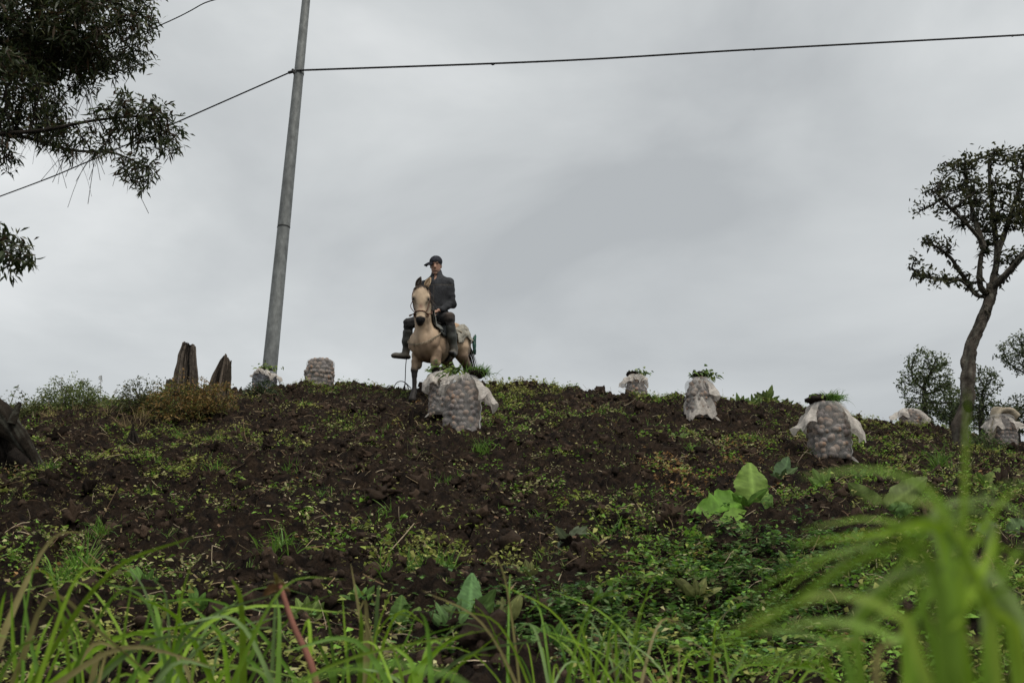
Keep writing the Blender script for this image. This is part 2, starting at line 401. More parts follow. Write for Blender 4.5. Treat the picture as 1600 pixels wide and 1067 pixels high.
# short grass among the weeds
def grass_density(x, y):
    z = Hbase(x, y); px, py = pxpy(x, y, z)
    b = .08+.9*(patch(x, y, 2.2, 300)-.2)+.35*sstep(860, 1000, py)+.25*sstep(645, 615, py)+.3*sstep(1000, 1300, px)*sstep(650, 800, py)+.3*sstep(250, 60, px)*sstep(680, 650, py)
    b = b-.3*np.exp(-(((px-820)/190)**2+((py-720)/75)**2))
    return np.clip(b, .008, 1)
X, Y, Z = scatter(5200, -11, 11, 3.6, 18.5, grass_density, 25, .85)
n = len(X); nb = 6; r = np.random.default_rng(26); mb = MB()
P = np.repeat(np.stack([X, Y, Z], 1), nb, 0); m = len(P); P[:, :2] += r.normal(size=(m, 2))*.012
D = np.stack([r.normal(size=m)*.5, r.normal(size=m)*.5, np.ones(m)], 1)
hh = np.repeat(np.clip(r.lognormal(-2.75, .45, n), .03, .2), nb)*r.uniform(.5, 1.2, m)
gc = np.array([[.14, .25, .03], [.19, .27, .06], [.10, .19, .035], [.28, .27, .11]])[r.integers(0, 4, m)]*r.uniform(.7, 1.3, (m, 1))
ribbons(mb, P, D, hh, r.uniform(.0035, .0075, m), r.uniform(.1, .7, m), 2, gc, 'grass')
print('grass', mb.tris())
tag(mb.build('short_grass', M['grass']), 'thin short grass sprouting between the soil clods', 'grass', kind='stuff')

# dry stems and root bits
def straw_density(x, y): return np.clip(.35+.6*patch(x, y, .9, 500), .05, 1)
X, Y, Z = scatter(13000, -11, 11, 3.7, 17.2, straw_density, 35, .85)
n = len(X); r = np.random.default_rng(36); mb = MB()
el = np.abs(r.normal(size=n))*.35; az = r.uniform(0, 2*np.pi, n)
D = np.stack([np.cos(az)*np.cos(el), np.sin(az)*np.cos(el), np.sin(el)], 1)
sc = np.array([[.36, .27, .16], [.24, .16, .09], [.15, .09, .055], [.46, .37, .25]])[r.integers(0, 4, n)]*r.uniform(.6, 1.1, (n, 1))
ribbons(mb, np.stack([X, Y, Z+.012], 1), D, np.clip(r.lognormal(-2.55, .5, n), .03, .24), r.uniform(.0025, .0065, n), r.uniform(-.1, .6, n), 4, sc, 'flat', curl=r.normal(size=n)*.5)
tag(mb.build('straw_litter', M['straw']), 'pale dry stalks and root bits strewn over the soil', 'straw', kind='stuff')

# flecks of leaf and root in the crumbs
def fleck_density(x, y): return np.clip(.4+.5*patch(x, y, 2.6, 700), .08, 1)
X, Y, Z = scatter(46000, -11, 11, 3.7, 17.2, fleck_density, 45, .85)
n = len(X); r = np.random.default_rng(46); mb = MB(); D = r.normal(size=(n, 3))*[1, 1, .5]
fc_ = np.array([[.30, .23, .13], [.16, .10, .06], [.22, .23, .09], [.12, .14, .05], [.40, .34, .22], [.09, .06, .04]])[r.integers(0, 6, n)]*r.uniform(.5, 1.15, (n, 1))
L_ = r.uniform(.008, .032, n); ribbons(mb, np.stack([X, Y, Z+r.uniform(.0, .02, n)], 1), D, L_, L_*r.uniform(.12, .6, n), .1, 1, fc_, 'flat')
tag(mb.build('leaf_litter', M['straw']), 'tiny scraps of dead leaf and root mixed into the soil', 'litter', kind='stuff')
# ------------------------------------------------------------------ smooth solids (horse, rider, clothes)
class Solid:
    """smooth union of tapered limbs and ellipsoids, meshed as one continuous skin"""
    def __init__(s): s.pr = []
    def cone(s, a, b, ra, rb, k=.04, sc=(1, 1, 1)):
        a = np.array(a, float); b = np.array(b, float); r = max(ra, rb)*max(1, *sc)
        s.pr.append(('c', a, b, ra, rb, k, np.array(sc, float), np.minimum(a, b)-r, np.maximum(a, b)+r)); return s
    def chain(s, pts, k=.04, sc=(1, 1, 1)):
        for p, q in zip(pts[:-1], pts[1:]): s.cone(p[:3], q[:3], p[3], q[3], k, sc)
        return s
    def ell(s, c, r, k=.04, Rm=None, cut=False):
        c = np.array(c, float); r = np.array(r, float); m = r.max()
        s.pr.append(('x' if cut else 'e', c, r, Rm, None, k, None, c-m, c+m)); return s
    def prim(s, p, P):
        if p[0] == 'c':
            _, a, b, ra, rb, k, sc, lo, hi = p
            ba = b-a; pa = P-a
            h = np.clip((pa@ba)/(ba@ba+1e-9), 0, 1)
            d = (pa-h[..., None]*ba)/sc
            return np.sqrt((d*d).sum(-1))-(ra+(rb-ra)*h)
        _, c, r, Rm = p[:4]
        q = P-c
        if Rm is not None: q = q@Rm
        k0 = np.sqrt(((q/r)**2).sum(-1)); k1 = np.sqrt(((q/(r*r))**2).sum(-1))
        return k0*(k0-1)/np.maximum(k1, 1e-6)
    @staticmethod
    def comb(D, d, p):
        k = p[5]
        if p[0] == 'x':
            d = -d; h = np.maximum(k-np.abs(D-d), 0)/k; return np.maximum(D, d)+h*h*k*.25
        h = np.maximum(k-np.abs(D-d), 0)/k; return np.minimum(D, d)-h*h*k*.25
    def dist(s, P):
        P = np.atleast_2d(P); D = np.full(len(P), 1.0)
        for p in s.pr: D = s.comb(D, s.prim(p, P), p)
        return D
    def project(s, P, off=0.0, it=14):
        P = np.array(P, float)
        for _ in range(it):
            d = s.dist(P)-off; g = s.grad(P); P = P-.8*g*d[:, None]
        return P
    def grad(s, P):
        e = .004; g = np.stack([s.dist(P+np.eye(3)[i]*e)-s.dist(P-np.eye(3)[i]*e) for i in range(3)], 1)
        return nrm(g)
    def mesh(s, h, noise=None):
        lo = np.min([p[7] for p in s.pr], 0)-3*h; hi = np.max([p[8] for p in s.pr], 0)+3*h
        N = np.ceil((hi-lo)/h).astype(int)+1
        D = np.full(N, 1.0, dtype=np.float32)
        ax = [lo[i]+h*np.arange(N[i]) for i in range(3)]
        for p in s.pr:
            mg = p[5]*1.1+3*h
            i0 = np.maximum(np.floor((p[7]-mg-lo)/h).astype(int), 0); i1 = np.minimum(np.ceil((p[8]+mg-lo)/h).astype(int)+1, N)
            g = np.stack(np.meshgrid(*[ax[i][i0[i]:i1[i]] for i in range(3)], indexing='ij'), -1)
            sl = tuple(slice(i0[i], i1[i]) for i in range(3))
            D[sl] = s.comb(D[sl], s.prim(p, g), p)
        if noise is not None:
            near = np.where(np.abs(D) < 4*h+.02); q = np.stack([ax[i][near[i]] for i in range(3)], 1)
            D[near] += noise(q)
        # surface nets
        ins = D < 0; nx, ny, nz = N
        cnt = np.zeros(N-1, dtype=np.int8)
        for dx in (0, 1):
            for dy in (0, 1):
                for dz in (0, 1): cnt += ins[dx:nx-1+dx, dy:ny-1+dy, dz:nz-1+dz]
        act = (cnt > 0) & (cnt < 8); ci = np.argwhere(act); idx = -np.ones(N-1, dtype=np.int64); idx[act] = np.arange(len(ci))
        acc = np.zeros((len(ci), 3)); num = np.zeros(len(ci))
        cor = np.array([[x, y, z] for x in (0, 1) for y in (0, 1) for z in (0, 1)])
        for a in range(8):
            for b in range(a+1, 8):
                if np.abs(cor[a]-cor[b]).sum() != 1: continue
                da = D[tuple((ci+cor[a]).T)]; db = D[tuple((ci+cor[b]).T)]
                m = (da < 0) != (db < 0); t = np.where(m, da/np.where(m, da-db, 1), 0)
                acc += np.where(m[:, None], cor[a]+(cor[b]-cor[a])*t[:, None], 0); num += m
        V = lo+h*(ci+acc/num[:, None]); F = []
        for axx in range(3):
            u, v = (axx+1) % 3, (axx+2) % 3
            s0 = [slice(None)]*3; s1 = [slice(None)]*3; s0[axx] = slice(0, -1); s1[axx] = slice(1, None)
            A = ins[tuple(s0)]; B = ins[tuple(s1)]
            e = np.argwhere(A != B); e = e[(e[:, u] > 0) & (e[:, v] > 0) & (e[:, u] < N[u]-1) & (e[:, v] < N[v]-1)]
            eu = np.zeros(3, int); eu[u] = 1; ev = np.zeros(3, int); ev[v] = 1
            q = np.stack([idx[tuple((e-eu-ev).T)], idx[tuple((e-ev).T)], idx[tuple(e.T)], idx[tuple((e-eu).T)]], 1)
            flip = ~A[tuple(e.T)]; q[flip] = q[flip][:, ::-1]; F.append(q)
        return V, np.concatenate(F)
def yawm(a):
    c, s_ = math.cos(a), math.sin(a); return np.array([[c, -s_, 0], [s_, c, 0], [0, 0, 1.]])
def pitchm(a):     # nose down for positive a (x forward)
    c, s_ = math.cos(a), math.sin(a); return np.array([[c, 0, s_], [0, 1, 0], [-s_, 0, c]])
def strip(center, sidev, w):
    c = np.asarray(center); V = np.stack([c-sidev*w/2, c+sidev*w/2], 1).reshape(-1, 3); b = np.arange(len(c)-1)*2
    return V, np.stack([b, b+1, b+3, b+2], 1)

# ------------------------------------------------------------------ horse (local x forward, y its left, z up)
HA = R(24)
hp = hit(669, 627); HO = np.array([hp[0]+.10, hp[1]+.40, 0]); HO[2] = float(Hbase(HO[0], HO[1]))-.02
HRZ = math.atan2(-math.cos(HA), -math.sin(HA)); HS = 1.0
hm_ = yawm(HRZ)
def horse_world(p): return HO+(np.asarray(p)@hm_.T)
def horse_local(w): return (np.asarray(w)-HO)@hm_
front_z = [float(Hbase(*horse_world([.42, s*.165, 0])[:2]))-HO[2] for s in (-1, 1)]
hind_z = [float(Hbase(*horse_world([-.70, s*.15, 0])[:2]))-HO[2] for s in (-1, 1)]
horse = empty('horse', HO, 'buckskin horse with dark legs facing downhill under the rider', 'horse', rz=HRZ)
rider = empty('person', HO, 'man in dark jacket, cap and rubber boots riding the horse', 'person', rz=HRZ)
saddle = empty('saddle', HO, 'grey padded saddle with blanket strapped on the horse', 'saddle', rz=HRZ)
bridle = empty('bridle', HO, 'brown rope bridle on the horse head with reins', 'bridle', rz=HRZ)
def hb(mb, name, mat, parent, smooth=True): return link(name, mb.mesh(name, smooth), mat, parent)
BP = R(20)
def pt(x, y, z): return pitchm(BP)@np.array([x, y, z-1.02])+np.array([0, 0, .89])
def pts4(l): return [(*pt(*q[:3]), q[3]) for q in l]
RB = pitchm(BP)
B = Solid()
B.ell(pt(.02, 0, 1.02), (.60, .245, .30), .08, RB)
B.ell(pt(.38, 0, 1.06), (.25, .205, .265), .08, RB)
B.ell(pt(.28, 0, 1.22), (.25, .12, .16), .10, RB)
B.ell(pt(-.58, 0, 1.08), (.30, .26, .27), .10, RB)
B.ell(pt(-.45, 0, 1.22), (.28, .17, .14), .10, RB)
for s in (-1, 1):
    B.ell(pt(.50, s*.105, 1.05), (.13, .105, .15), .045, RB)                 # breast muscle
    B.ell(pt(.47, s*.175, 1.13), (.10, .055, .12), .05, RB)                   # point of the shoulder
    B.cone(pt(.30, s*.15, 1.22), pt(.50, s*.175, 1.06), .07, .075, .05)       # shoulder blade
    fz = front_z[(s+1)//2]; bx = .0 if s < 0 else -.06
    t0 = pt(.42, s*.165, .92)
    B.chain([(*t0, .100), (t0[0]+.0, s*.168, t0[2]-.17, .070), (.44+bx*.5, s*.165, .56+fz*.4, .053), (.45+bx, s*.165, .44+fz*.6, .053), (.445+bx, s*.165, .37+fz*.7, .039), (.435+bx, s*.165, .17+fz, .033), (.445+bx, s*.165, .115+fz, .042), (.47+bx, s*.165, .06+fz, .042)], .03)
    B.cone((.477+bx, s*.165, .055+fz), (.49+bx, s*.165, .0+fz), .050, .062, .02)
    hz = hind_z[(s+1)//2]; q0 = pt(-.50, s*.155, .80); q1 = pt(-.70, s*.15, .55)
    B.ell(pt(-.62, s*.13, .98), (.20, .13, .25), .08, RB)
    B.chain([(*pt(-.52, s*.15, .92), .135), (*q0, .10), (q1[0], s*.15, q1[2], .064), (-.76, s*.15, .47+hz*.7, .060), (-.73, s*.15, .34+hz, .044), (-.715, s*.15, .16+hz, .042), (-.695, s*.15, .11+hz, .046), (-.665, s*.15, .06+hz, .046)], .035)
    B.cone((-.66, s*.15, .055+hz), (-.645, s*.15, 0+hz), .05, .06, .02)
# neck and head; head turned a little to its left (to the camera)
HC = np.array([.76, .09, 1.585])              # poll
B.chain([(*pt(.42, 0, 1.14), .16), (*(pt(.42, 0, 1.14)*.5+HC*.5+[.02, -.01, -.03]), .108), (*(HC+[-.035, -.01, -.09]), .09)], .09)
B.chain([(*pt(.34, 0, 1.29), .10), (*(pt(.34, 0, 1.29)*.45+HC*.55+[-.03, 0, .04]), .085), (*(HC+[-.07, -.01, -.03]), .07)], .08)
HY = R(30); HT = R(6)                       # head yaw, tilt of the face from the vertical
hdir = yawm(HY)@np.array([math.sin(HT), 0, -math.cos(HT)])    # along the face, down
hfwd = yawm(HY)@np.array([math.cos(HT), 0, math.sin(HT)])     # out of the face
hlef = yawm(HY)@np.array([0, 1, 0.])
HK = 1.09
def hd(d, f, l): return HC+(hdir*d+hfwd*f+hlef*l)*HK
RMh = np.stack([hdir, hfwd, hlef], 1)
B.ell(hd(.10, .0, 0), (0.17, 0.110, 0.130), .05, RMh)
B.ell(hd(.17, -.03, 0), (0.1755, 0.1462, 0.1076), .05, RMh)
B.cone(hd(.10, .035, 0), hd(.44, .012, 0), .084, .057, .05)
B.cone(hd(.16, -.06, 0), hd(.45, -.035, 0), .098, .050, .05)
B.ell(hd(.485, -.005, 0), (0.0760, 0.0725, 0.0725), .03, RMh)
B.ell(hd(.525, -.045, 0), (0.0410, 0.0468, 0.0491), .02, RMh)
for s in (-1, 1):
    B.ell(hd(.15, .03, s*.098), (0.055, 0.034, 0.024), .03, RMh)        # brow and eye
    B.ell(hd(.485, .035, s*.040), (0.0328, 0.0304, 0.0281), .02, RMh)       # nostril rim
    B.ell(hd(.50, .062, s*.041), (0.0222, 0.0211, 0.0129), .008, RMh, cut=True)
    B.ell(hd(.24, -.075, s*.060), (0.11, 0.085, 0.040), .03, RMh); B.cone(hd(.20, .0, s*.075), hd(.33, .005, s*.05), .022, .014, .02); B.ell(hd(.30, .04, s*.085), (.07, .035, .03), .03, RMh, cut=True)        # cheek
V, F = B.mesh(.0115, lambda q: .006*fbm(q[:, 0]*7, q[:, 1]*7, q[:, 2]*7, 3, 77)*sstep(.35, .6, q[:, 2]))
body_c = np.array([.51, .375, .255]); leg_c = np.array([.022, .018, .016]); face_c = np.array([.58, .44, .305])
z = V[:, 2]; hv = (V-HC)@RMh/HK
is_head = (hv[:, 0] > -.08) & (hv[:, 0] < .62) & (V[:, 0] > .60) & (hv[:, 1] > -.17+.085*sstep(.25, .38, hv[:, 0]))
groundz = np.where(V[:, 0] > 0, np.mean(front_z), np.mean(hind_z))
nz = fbm(V[:, 0]*9, V[:, 1]*9, V[:, 2]*9, 3, 5)
tl = sstep(.58, .44, z+.05*nz-groundz*.7)[:, None]
C = body_c*(1+.10*nz[:, None])
drt = np.clip(fbm(V[:, 0]*4, V[:, 1]*4, V[:, 2]*4, 4, 15)-.05, 0, 1)[:, None]; C = C*(1-.45*drt)+np.array([.16, .11, .075])*.45*drt
vb = (V-np.array([0, 0, .89]))@RB; bel = (sstep(-.02, -.26, vb[:, 2])*(V[:, 2] > .5))[:, None]; C = C*(1-.7*bel)+np.array([.15, .10, .07])*.7*bel  # underside shading painted into the coat colour
che = (sstep(.15, .38, vb[:, 0])*sstep(.20, .02, vb[:, 2])*(1-is_head))[:, None]; C = C*(1-.65*che)+np.array([.25, .165, .105])*.65*che  # browner chest, its shading painted into the coat as well
rmp = (sstep(-.25, -.5, vb[:, 0])*sstep(.0, .2, vb[:, 2]))[:, None]; C = C*(1-.6*rmp)+np.array([.50, .31, .17])*.6*rmp
fl2 = np.clip(fbm(V[:, 0]*12, V[:, 1]*12, V[:, 2]*5, 4, 25), 0, 1)[:, None]; C = C*(1-.45*fl2)
C = C*(1-tl)+leg_c*tl
fh = (sstep(.02, .12, hv[:, 0])*is_head)[:, None]; C = C*(1-fh)+face_c*(1+.06*nz[:, None])*fh
pk = (np.exp(-((hv[:, 0]-.315)/.035)**2-(hv[:, 2]/.035)**2)*(hv[:, 1] > .0)*is_head)[:, None]; C = C*(1-.8*pk)+np.array([.24, .12, .09])*.8*pk
fl = (sstep(.045, -.01, hv[:, 0]+.02*nz+.9*np.abs(hv[:, 2])**1.5)*(hv[:, 1] > -.14)*(hv[:, 0] > -.2)*(V[:, 0] > .55)*(np.abs(hv[:, 2]) < .085))[:, None]; C = C*(1-fl)+np.array([.045, .03, .022])*fl
mzl = (sstep(.435, .475, hv[:, 0]+.015*nz)*is_head)[:, None]; C = C*(1-mzl)+np.array([.014, .012, .013])*mzl
gy_ = (np.exp(-((hv[:, 0]-.26)/.07)**2)*sstep(.05, .08, np.abs(hv[:, 2]))*is_head)[:, None]; C = C*(1-.55*gy_)+np.array([.20, .17, .14])*.55*gy_
eyd = (np.exp(-(((hv[:, 0]-.180)/.032)**2+((np.abs(hv[:, 2])-.105)/.034)**2+((hv[:, 1]-.05)/.04)**2))*is_head)[:, None]; C = C*(1-.92*eyd)+np.array([.03, .024, .02])*.92*eyd
M['horse'] = pmat('horse_coat', None, .62, .16, 14, .25, 120, .004, .3)
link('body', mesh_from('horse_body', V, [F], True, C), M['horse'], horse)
for s in (-1, 1):
    mb = MB(); mb.add(hd(.182, .046, s*.099)+ICO2[0]*.022, ICO2[1], (.006, .005, .004)); hb(mb, 'eye', pmat('horse_eye', (.008, .006, .005), .4, .1, spec=.3), horse)
# ears
def ear(s, out, c_in, c_out):
    base = hd(-.035, -.005, s*.062); ax = nrm(-hdir*.95+hlef*s*out+hfwd*.05); sd = nrm(hlef*1.0+ax*-(hlef@ax)); fw = np.cross(ax, sd)
    if fw@hfwd < 0: fw = -fw
    mb = MB(); nn = 9; k = 10; t = np.linspace(0, 1, nn); w = .040*np.clip(np.sin(np.pi*(t*.80+.20))**1.1, .02, 1)
    a = np.linspace(-2.2, 2.2, k)
    Vv = np.array([[base+ax*.185*tt+sd*(ww*np.sin(aa))*1.0-fw*(ww*np.cos(aa)*.85)+fw*.02*np.sin(tt*3) for aa in a] for tt, ww in zip(t, w)]).reshape(-1, 3)
    i = np.arange(k-1); bb = (np.arange(nn-1)*k)[:, None]
    mb.add(Vv, np.stack([bb+i, bb+i+1, bb+k+i+1, bb+k+i], 2).reshape(-1, 4), c_out)
    o = hb(mb, 'ear', M['horse'], horse); md = o.modifiers.new('thickness', 'SOLIDIFY'); md.thickness = .008
    mb = MB(); ribbons(mb, [base+fw*.006+ax*.03], [ax], .10, .036, 0, 4, c_in, 'leaf', side=[sd]); hb(mb, 'inner_ear', M['horse'], o)
ear(-1, -.30, (.03, .025, .02), (.06, .045, .035)); ear(1, .42, (.30, .22, .15), (.52, .38, .24))
# mane, forelock, tail as locks of hair
M['mane'] = pmat('dark_mane', None, .6, .3, 30, spec=.3)
r = np.random.default_rng(3); mb = MB()
cp = spline([hd(-.06, -.02, 0), hd(-.03, -.10, 0), pt(.34, 0, 1.29)*.45+HC*.55+[-.03, 0, .12], pt(.38, 0, 1.38), pt(.26, 0, 1.37)], 90)
cp = B.project(cp, -.003); P = np.repeat(cp, 5, 0)+r.normal(size=(450, 3))*.010; D = np.stack([r.normal(size=450)*.25, .9+r.normal(size=450)*.25, -.25+r.normal(size=450)*.3], 1)
ribbons(mb, P, D, r.uniform(.12, .22, 450), r.uniform(.010, .02, 450), r.uniform(.45, .9, 450), 5, np.array([.04, .028, .02])*r.uniform(.6, 1.6, (450, 1)), 'grass')
hb(mb, 'mane', M['mane'], horse)
mb = MB(); nF = 320
l_ = r.uniform(-.08, .08, nF); P = B.project(np.array([hd(-.06+r.normal()*.02, .05, q) for q in l_]), .004); D = hdir*.75+hfwd*.55+np.outer(l_*9, hlef)+r.normal(size=(nF, 3))*.12
ribbons(mb, P, D, r.uniform(.06, .12, nF), r.uniform(.008, .016, nF), .25, 5, np.array([.045, .032, .024])*r.uniform(.6, 1.6, (nF, 1)), 'grass', curl=0)
hb(mb, 'forelock', M['mane'], horse)
mb = MB(); nT = 130
P = pt(-.86, 0, 1.18)+r.normal(size=(nT, 3))*.02; D = np.stack([-.75+r.normal(size=nT)*.12, r.normal(size=nT)*.14, -.1+r.normal(size=nT)*.1], 1)
ribbons(mb, P, D, r.uniform(.35, .55, nT), r.uniform(.012, .025, nT), r.uniform(1.1, 1.7, nT), 8, np.array([.03, .022, .016])*r.uniform(.6, 1.5, (nT, 1)), 'grass')
hb(mb, 'tail', M['mane'], horse)
# bridle
M['leather'] = pmat('worn_brown_strap', (.16, .075, .05), .7, .25, 40, .3, 90, .003)
M['rope'] = pmat('frayed_pale_rope', (.42, .35, .25), .9, .3, 60, .8, 150, .006)
M['greyrope'] = pmat('dark_lead_rope', (.05, .045, .045), .9, .3, 60)
def head_ring(d0, name, rad, tilt=.0, mat='leather', part=(0, 2*np.pi), parent=None, off=.006):
    a = np.linspace(part[0], part[1], 30)
    pts = np.array([hd(d0+tilt*np.cos(x), .13*np.cos(x)-.03, .13*np.sin(x)) for x in a]); pts = B.project(pts, off)
    mb = MB(); tube(mb, pts, rad, 6); return hb(mb, name, M[mat], parent or bridle), pts
_, nosepts = head_ring(.37, 'noseband', .011, .015)
for s in (-1, 1):
    pts = B.project(np.array([hd(q, -.02, s*.13) for q in np.linspace(-.03, .35, 14)]), .008)
    mb = MB(); tube(mb, pts, .008, 6); hb(mb, 'cheek_strap', M['leather'], bridle)
    pts = spline([hd(.17, -.03, s*.115), hd(.26, -.03, s*.145), hd(.33, -.02, s*.115), hd(.37, -.01, s*.085)], 14)
    mb = MB(); tube(mb, pts, .006, 6); hb(mb, 'side_rope', M['rope' if s > 0 else 'leather'], bridle)

# ------------------------------------------------------------------ rider (same local frame)
SY = R(10)
def tor(x, y, z): return yawm(SY)@np.array([x, y, 0])+np.array([-.08, -.095, z])
HD_Y = R(20); hc = tor(.065, 0, 2.30)
hR = yawm(HD_Y)@pitchm(R(17))
FK = 1.14
def fc(x, y, z): return hc+FK*(hR@np.array([x, y, z]))
shL, shR = tor(0, .225, 1.99), tor(0, -.23, 1.99)
elL, elR = tor(.0, .275, 1.62), tor(.06, -.28, 1.63)
haL, haR = np.array([.245, .065, 1.375]), np.array([.26, -.05, 1.39])
hipL, hipR = tor(0, .13, 1.38), tor(0, -.10, 1.38)
knL, knR = np.array([.22, .32, 1.255]), np.array([.20, -.44, 1.27])
anL, anR = np.array([.10, .34, .72]), np.array([.10, -.535, .79])
toL, toR = anL+.17*nrm(np.array([.95, .30, -.12]))+[0, 0, -.06], anR+.165*nrm(np.array([.42, -.9, .10]))+[0, 0, -.042]
P_ = Solid()
P_.ell(fc(0, 0, .02), (0.1117, 0.0866, 0.1345), .03, hR)
P_.ell(fc(.025, 0, -.065), (0.0821, 0.0638, 0.0707), .04, hR)
P_.cone(fc(.085, 0, .015), fc(.112, 0, -.025), .012, .019, .018)          # nose
P_.cone(fc(.085, .035, .04), fc(.085, -.035, .04), .012, .012, .02)         # brow
P_.ell(fc(.084, 0, -.075), (0.0160, 0.0296, 0.0114), .01, hR)                     # mouth
P_.ell(fc(.072, 0, -.115), (0.0251, 0.0296, 0.0205), .02, hR)                     # chin
for s in (-1, 1):
    P_.ell(fc(-.005, s*.078, -.005), (0.0251, 0.0114, 0.0388), .008, hR)            # ear
    P_.ell(fc(.098, s*.033, .018), (0.0160, 0.0217, 0.0125), .012, hR, cut=True)    # eye socket
P_.cone(fc(-.015, 0, -.07), tor(.0, 0, 2.0), .062, .066, .04)
P_.cone(tor(0, 0, 2.02), tor(0, 0, 1.55), .11, .12, .05, (1, 1.25, 1))
for sh, el_, ha, s in ((shL, elL, haL, 1), (shR, elR, haR, -1)):
    P_.cone(tor(0, 0, 2.0), sh, .06, .055, .05); P_.cone(sh, el_, .050, .042, .03); P_.cone(el_, ha+(el_-ha)*.2, .040, .031, .02)
    ax = nrm(ha-el_); sd = nrm(np.cross(ax, [0, 0, 1.])); up_ = np.cross(sd, ax)
    P_.ell(ha, (.058, .046, .028), .015, np.stack([ax, sd, up_], 1))
    for q in range(4):                                                        # fingers closed round the reins
        b0 = ha+ax*.042+sd*(q-1.5)*.024; L_ = (.040, .045, .042, .034)[q]
        P_.chain([(*b0, .0105), (*(b0+ax*L_*.9-up_*.012), .010), (*(b0+ax*L_*.75-up_*.042), .009), (*(b0+ax*.0-up_*.045), .008)], .006)
    tb = ha-sd*.036*s-ax*.01
    P_.chain([(*tb, .012), (*(tb+ax*.035-sd*.012*s), .011), (*(tb+ax*.06+up_*.004), .009)], .006)
for hip, kn, an, to in ((hipL, knL, anL, toL), (hipR, knR, anR, toR)):
    P_.cone(hip, kn, .075, .052, .05); P_.cone(kn, an, .050, .036, .03); P_.cone(an+[0, 0, -.03], to, .032, .026, .02)
V, F = P_.mesh(.0085)
fv = (V-hc)@hR/FK; C = np.tile([.42, .245, .175], (len(V), 1)); head_m = V[:, 2] > 2.11
def spot(x, y, z, r_): return np.exp(-(((fv[:, 0]-x)**2+(fv[:, 1]-y)**2+(fv[:, 2]-z)**2)/r_**2))*head_m
nzf = fbm(V[:, 0]*40, V[:, 1]*40, V[:, 2]*40, 3, 8)[:, None]
C = C*(1+.08*nzf)
for s in (-1, 1):
    for (x, y, z, rr_, cc, st) in ((.092, s*.033, .018, .011, (.02, .015, .012), .95), (.09, s*.036, .044, .011, (.04, .03, .025), .7), (.08, s*.05, -.03, .025, (.42, .2, .14), .5)):
        k_ = (spot(x, y, z, rr_)*st)[:, None]; C = C*(1-k_)+np.array(cc)*k_
for y in np.linspace(-.02, .02, 5):
    k_ = (spot(.093, y, -.077, .008)*.5)[:, None]; C = C*(1-k_)+np.array([.16, .06, .05])*k_
stub = (sstep(-.05, -.09, fv[:, 2])*(fv[:, 0] > .03)*head_m*.25)[:, None]; C = C*(1-stub)+np.array([.12, .09, .075])*stub
hm2 = ((fv[:, 2] > .0) & (fv[:, 0] < .045-.5*np.maximum(fv[:, 2], 0)) & head_m & (np.abs(fv[:, 1]) > .05)) | (head_m & (fv[:, 0] < -.03) & (fv[:, 2] > -.06))
C[hm2] = np.array([.05, .045, .04])
M['skin'] = pmat('weathered_skin', None, .55, .1, 60, .2, 200, .002, .35)
link('body', mesh_from('person_body', V, [F], True, C), M['skin'], rider)
# jacket
def wr(f, a, seed=0): return lambda q: a*fbm(q[:, 0]*f, q[:, 1]*f, q[:, 2]*f*.6, 3, seed)
J = Solid()
J.cone(tor(0, 0, 1.95), tor(0, 0, 1.42), .138, .145, .08, (1, 1.48, 1)); J.cone(tor(.0, .03, 2.08), tor(.0, .215, 2.0), .075, .072, .08); J.cone(tor(.0, -.03, 2.08), tor(.0, -.22, 2.0), .075, .072, .08)
J.cone(tor(-.01, 0, 2.06), tor(.01, 0, 2.13), .15, .09, .08); J.cone(tor(.0, 0, 2.11), tor(.015, 0, 2.185), .092, .090, .02)
J.cone(tor(0, .03, 1.46), tor(.02, .20, 1.33), .135, .11, .06, (1, 1.1, 1)); J.cone(tor(0, -.03, 1.46), tor(.02, -.18, 1.34), .135, .11, .06, (1, 1.1, 1))
for sh, el_, ha in ((shL, elL, haL), (shR, elR, haR)):
    J.cone(sh, el_, .074, .064, .05); J.cone(el_, ha+(el_-ha)*.30, .064, .048, .04)
J.ell(tor(.03, 0, 2.22), (.078, .072, .09), .01, cut=True); J.ell(tor(.14, 0, 2.125), (.07, .034, .11), .01, cut=True)
V, F = J.mesh(.0095, lambda q: .007*fbm(q[:, 0]*9, q[:, 1]*9, q[:, 2]*5, 3, 3)+.005*np.sin(q[:, 2]*38+6*q[:, 1]+4*fbm(q[:, 0]*6, q[:, 1]*6, q[:, 2]*6, 2, 2))*sstep(.17, .24, np.abs(q[:, 1]+.06))+.007*np.sin(q[:, 2]*45+20*q[:, 1])*sstep(1.62, 1.45, q[:, 2]))
lv = (V-tor(0, 0, 0))@yawm(SY)
C = np.tile([.030, .031, .034], (len(V), 1))*(1+.3*fbm(V[:, 0]*9, V[:, 1]*9, V[:, 2]*9, 3, 4))[:, None]
yk = ((V[:, 2] > 1.925) & (V[:, 2] < 1.94) & (lv[:, 0] > .05)) | ((np.abs(lv[:, 1]) < .008) & (lv[:, 0] > .05) & (V[:, 2] < 1.93))
C[yk] = C[yk]*.3+np.array([.05, .045, .04])
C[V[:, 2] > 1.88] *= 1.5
M['denim'] = pmat('dark_denim', None, .9, .35, 24, .7, 60, .012, .2)
link('jacket', mesh_from('jacket', V, [F], True, C), M['denim'], rider)
mb = MB(); tube(mb, spline([tor(-.02, -.095, 2.14), tor(.08, -.095, 2.08), tor(.135, -.085, 1.98), tor(.145, -.09, 1.80)], 14), .008, 6, (.10, .09, .08)); hb(mb, 'shoulder_strap', M['straw'], rider)
mb = MB(); mb.add(tor(.05, 0, 2.075)+ICO2[0]*np.array([.05, .05, .05]), ICO2[1], (.07, .035, .03)); hb(mb, 'shirt_collar', M['denim'], rider)
